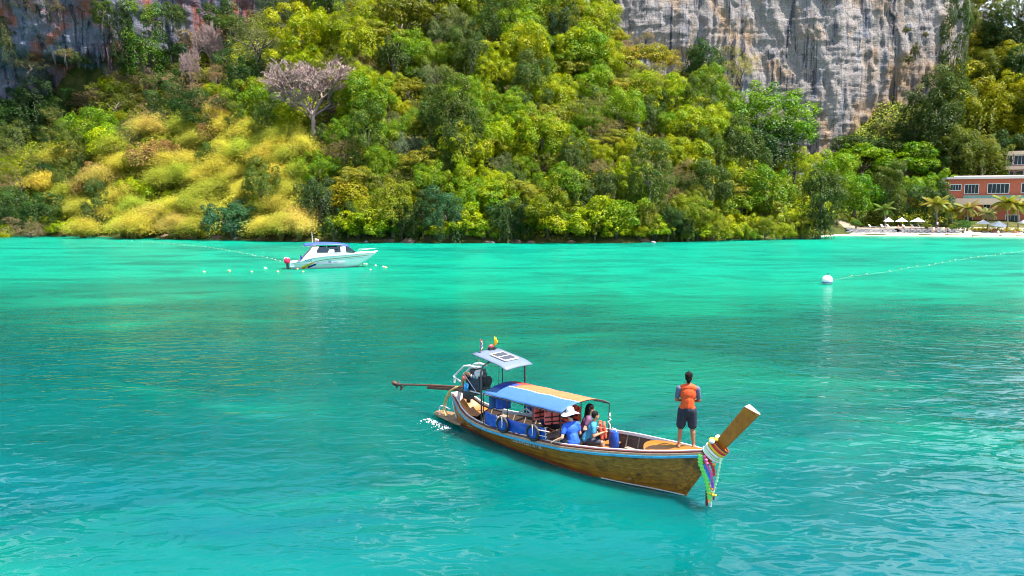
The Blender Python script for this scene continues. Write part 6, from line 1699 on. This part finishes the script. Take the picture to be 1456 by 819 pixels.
def palm(u, v, fl, dd, label, col, n=18):
    """(u, v): crown centre; fl: frond length in metres; dd: metres behind the shore"""
    x = (u - 728) / 1000 * 164
    for _ in range(4): Y = float(shore(x)) + dd; x = at_y(u, v, Y).x
    c = at_y(u, v, Y); g = terr(x, dd) if x < 101 and dd > 4.3 else ground(x, Y); rs = random.Random(int(u))
    h = c.z - g; e = empty('palm_tree', (x + .4, Y, g), 0, label, 'palm tree', 'palms along the beach')
    lx = -.4
    MB().tube([(0, 0, 0), (.12, 0, h * .3), (lx * .4, 0, h * .7), (lx, 0, h)], [.24, .17, .15, .13], 9).build('trunk', M_PTRUNK, e, True)
    for k in range(n):
        a = 2 * PI * k / n * 2.4 + rs.uniform(-.2, .2); lay = k / n
        o = place('frond', FR[0 if lay < .35 else 1 if lay < .7 else 2], e, (lx, 0, h), (0, R(-28 + 46 * lay) + rs.uniform(-.1, .1), a), (fl, fl * rs.uniform(.9, 1.1), fl), tuple(k_ * rs.uniform(.85, 1.2) for k_ in col))
    for k in range(5):
        a = 2 * PI * k / 5; place('coconut', COCO, e, (lx + .22 * math.cos(a), .22 * math.sin(a), h - .25))
    return e
COCO = MB().ell((0, 0, 0), (.13, .13, .16), 8, 6).mesh('coconut', mat('coconut_green', (.20, .19, .05), .6, .2), True)
PC = (.20, .195, .020)
palm(1331, 290, 3.6, 9.0, 'coconut palm right of the terrace parasols', PC)
palm(1257, 297, 3.0, 10.5, 'shaded coconut palm beside the leftmost parasol', (.10, .15, .02), 14)  # partial shade put into the darker frond colour
palm(1375, 296, 3.2, 8.5, 'coconut palm with browning fronds at the left end of the hotel', (.24, .19, .04), 15)
palm(1403, 303, 3.0, 11.5, 'pale green fan of palm fronds behind the hotel parasols', (.20, .21, .07), 14)
palm(1432, 288, 3.5, 8.0, 'coconut palm in front of the hotel near the right edge', PC, 20)
palm(1352, 300, 2.8, 9.5, 'small coconut palm between the terrace palm and the hotel', (.19, .20, .02), 15)
palm(1447, 293, 3.3, 9.5, 'rightmost coconut palm in front of the hotel', (.18, .18, .02), 18)
# planting round the beach
def beach_plant(u, v, w, h, kind, col, label, dd):
    x = (u - 728) / 1000 * 164
    for _ in range(4): Y = float(shore(x)) + dd; x = at_y(u, v, Y).x
    g = terr(x, dd) if x < 101 and dd > 4.3 else ground(x, Y)
    e = empty('shrub', (x, Y, g - .05), 0, label, 'shrub', 'planting behind the beach')
    a, hh = w * Y / 2000, h * Y / 2000; rs = random.Random(int(u * 3))
    place('foliage', rs.choice(CR['bush']), e, (0, 0, hh * .85), (0, 0, rs.uniform(0, 6)), (a, a * .8, hh * 1.2), col); place('stems', ST[0], e, (0, 0, 0), (0, 0, 0), (a, a, hh))
beach_plant(1370, 322, 26, 20, 'bush', (.06, .15, .02), 'round green bush on the sand at the left end of the hotel', 5.0)
beach_plant(1358, 322, 18, 14, 'bush', (.28, .23, .01), 'yellow bush left of the round green bush', 6.5)
for k, u in enumerate((1386, 1396, 1408, 1420, 1432, 1446)):
    beach_plant(u, 323, 16, 8, 'bush', (.36, .29, .01), ['leftmost', 'second', 'third', 'fourth', 'fifth', 'rightmost'][k] + (' from left' if 0 < k < 5 else '') + ' yellow hedge shrub behind the sand', 6.8)
beach_plant(1318, 324, 20, 8, 'bush', (.12, .16, .015), 'low green planting round the terrace palm', 4.9)
beach_plant(1217, 323, 22, 14, 'bush', (.08, .16, .015), 'low green shrub at the left end of the terrace', 6.0)
beach_plant(1190, 320, 26, 18, 'bush', (.13, .14, .03), 'olive shrub on the rocks left of the beach', 6.0)
beach_plant(1345, 318, 22, 16, 'bush', (.09, .13, .015), 'green shrub left of the hotel palms', 9.0)
# shoreline rocks
for k, (u, v, r) in enumerate(((1178, 334, .9), (1190, 333, 1.2), (1204, 333, .8), (1160, 336, .8), (655, 345, .7), (520, 345, .5), (700, 346, .5), (1085, 340, .7), (930, 346, .5))):
    p = at_z(u, v, 0); rs = random.Random(k)
    mb = MB().ell((0, 0, .15 * r), (r, r * .8, r * .62), 12, 8, rot=(rs.uniform(-.3, .3), 0, rs.uniform(0, 3)))
    mb.v = [tuple(Vector(q) * (1 + .28 * (float(vnoise(q[0] * 2.1 / r + 9 * k, q[1] * 2.1 / r, q[2] * 2.3 / r, 4)) - .5))) for q in mb.v]
    tag(mb.build('rock', M_STONE[k % 3], None, False, loc=(p.x, p.y + .6, 0)), ['grey rock second from the left of the beach rocks', 'largest grey rock by the left end of the beach', 'grey rock nearest the terrace wall', 'grey rock farthest left of the beach', 'pale rock at the waterline by the blue green tree', 'small rock at the waterline right of the speedboat', 'small rock at the waterline left of the middle', 'rock at the waterline left of the beach cove', 'small rock at the waterline below the large bright green tree'][k], 'rock', 'rocks along the shore')

# brown boulders and roots of the undercut shore
M_BROWN = mat('brown_shore_rock', (.14, .085, .06), .9, .4, 1.5, .7)
ORD = ['first', 'second', 'third', 'fourth', 'fifth', 'sixth', 'seventh', 'eighth', 'ninth', 'tenth', 'eleventh', 'twelfth', 'thirteenth', 'fourteenth', 'fifteenth', 'sixteenth', 'seventeenth', 'eighteenth', 'nineteenth', 'twentieth', 'twenty-first', 'twenty-second', 'twenty-third', 'twenty-fourth', 'twenty-fifth', 'twenty-sixth']
for k in range(26):
    rs = random.Random(100 + k); u = 40 + 1080 * (k + .8 * rs.random()) / 26; g = None
    for v in np.arange(326, 350, .4):
        g = cast(u, v)
        if g and g[1] < shore(g[0]) + 1.5: break
    if not g: continue
    r = rs.uniform(.5, 1.3); mb = MB().ell((0, 0, .1 * r), (r * 1.3, r * .8, r * .6), 12, 8, rot=(rs.uniform(-.3, .3), 0, rs.uniform(-.5, .5)))
    mb.v = [tuple(Vector(q) * (1 + .4 * (float(vnoise(q[0] * 2.4 / r + 5 * k, q[1] * 2.4 / r, q[2] * 2.4 / r, 6)) - .5))) for q in mb.v]
    tag(mb.build('rock', M_BROWN, None, False, loc=(g[0], g[1] - .6, 0)), 'low brown boulder at the waterline, ' + ORD[k] + ' from the left under the trees', 'rock', 'brown boulders under the shore trees')

# ---- brick hotel
HY = 176.0
M_BRICK = mat('red_brick', (.42, .105, .055), .85, .16, 3.0, .4)
M_BAND = mat('cream_band', (.66, .48, .34), .7, .08, 3); M_SLAB = mat('white_roof_edge', (.66, .58, .54), .7, .06, 3)
M_WFR = mat('pale_window_frame', (.62, .66, .64), .5, .06, 6); M_PANE = mat('dark_pane', (.012, .02, .03), .25, .3, 2, spec=.25); M_RAILG = mat('glass_balcony', (.10, .26, .24), .1, .2, 2, spec=.7)
hotel = empty('hotel', at_y(1420, 330, HY), 0, 'brick hotel block with strip windows behind the palms at the right', 'hotel')
hotel.rotation_euler = (0, 0, R(-24))
H0 = hotel.location
def hx(u, dy=0): return at_y(u, 290, HY + dy).x - H0.x
def hz_(v, dy=0): return at_y(1400, v, HY + dy).z - H0.z
zb, z2, z3, zt = hz_(330), hz_(291), hz_(282), hz_(254)
xl, xr = hx(1357), hx(1530)
def block(name, x0, x1, z0, z1, y0, y1, matr): return MB().box(((x0 + x1) / 2, (y0 + y1) / 2, (z0 + z1) / 2), (x1 - x0, y1 - y0, z1 - z0)).build(name, matr, hotel)
block('wall', xl, xr, z3, zt, 0, 9, M_BRICK)
block('wall', xl + 1.2, xr, zb, z2, 1.6, 9, M_BRICK)
block('floor_band', xl + .2, xr, z2, z3, -1.2, 9.1, M_BAND)
block('roof_slab', xl - .5, xr + .5, zt, zt + .55, -.7, 9.6, M_SLAB)
block('roof_parapet', xl + 1.5, xr, zt + .55, zt + .9, 2.0, 2.3, M_SLAB)
def window(x0, x1, z0, z1, y, n):
    e = empty('window', (0, 0, 0), parent=hotel)
    MB().box(((x0 + x1) / 2, y - .02, z1 + .06), (x1 - x0 + .24, .16, .14)).box(((x0 + x1) / 2, y - .02, z0 - .06), (x1 - x0 + .24, .20, .14)).box((x0 - .06, y - .02, (z0 + z1) / 2), (.12, .15, z1 - z0 + .02)).box((x1 + .06, y - .02, (z0 + z1) / 2), (.12, .15, z1 - z0 + .02)).build('frame', M_WFR, e)
    w = (x1 - x0) / n
    for k in range(n):
        MB().box((x0 + w * (k + .5), y - .01, (z0 + z1) / 2), (w - .05, .06, z1 - z0 - .02)).build('pane', M_PANE, e)
        if k: MB().box((x0 + w * k, y - .02, (z0 + z1) / 2), (.055, .10, z1 - z0 - .02)).build('mullion', M_WFR, e)
window(hx(1360), hx(1373), hz_(270), hz_(262), 0, 4)
window(hx(1378), hx(1394.5), hz_(275), hz_(262), 0, 4)
window(hx(1406), hx(1431), hz_(274.5), hz_(261.5), 0, 5)
window(hx(1446), hx(1470), hz_(274), hz_(261), 0, 5)
window(hx(1380), hx(1392), hz_(296), hz_(288) - .45, 1.6, 3)
window(hx(1404), hx(1412), hz_(296), hz_(288) - .45, 1.6, 2)
window(hx(1382), hx(1391), hz_(320), hz_(308), 1.6, 2)
window(hx(1432), hx(1448), hz_(320), hz_(306), 1.6, 3)
block('balcony_glass', hx(1376), xr, z3 + .02, z3 + .75, -1.15, -1.08, M_RAILG)
# upper block on the slope
HY2 = 190.0
hotel2 = empty('hotel', at_y(1456, 250, HY2), 0, 'small upper brick hotel wing on the slope at the right edge', 'hotel')
hotel2.rotation_euler = (0, 0, R(-24))
H2 = hotel2.location
def ux(u): return at_y(u, 230, HY2).x - H2.x
def uz(v): return at_y(1450, v, HY2).z - H2.z
def block2(name, u0, u1, v0, v1, y0, y1, matr):
    x0, x1, z0, z1 = ux(u0), ux(u1), uz(v0), uz(v1)
    return MB().box(((x0 + x1) / 2, (y0 + y1) / 2, (z0 + z1) / 2), (x1 - x0, y1 - y0, z1 - z0)).build(name, matr, hotel2)
block2('wall', 1434, 1540, 236, 220, 0, 8, M_BRICK); block2('roof_slab', 1432, 1541, 219.8, 214.5, -.8, 8.6, M_BAND); block2('floor_band', 1433, 1541, 241, 236.2, -.8, 8.6, M_BAND)
block2('wall', 1440, 1540, 262, 241.2, .8, 8, M_BRICK)
ho = hotel; hotel = hotel2
window(ux(1436), ux(1442), uz(235.5), uz(221), 0, 1); window(ux(1444.5), ux(1462), uz(234), uz(221), 0, 4); window(ux(1441), ux(1446), uz(251), uz(243), .8, 1); window(ux(1449), ux(1457), uz(251), uz(243), .8, 1)
hotel = ho
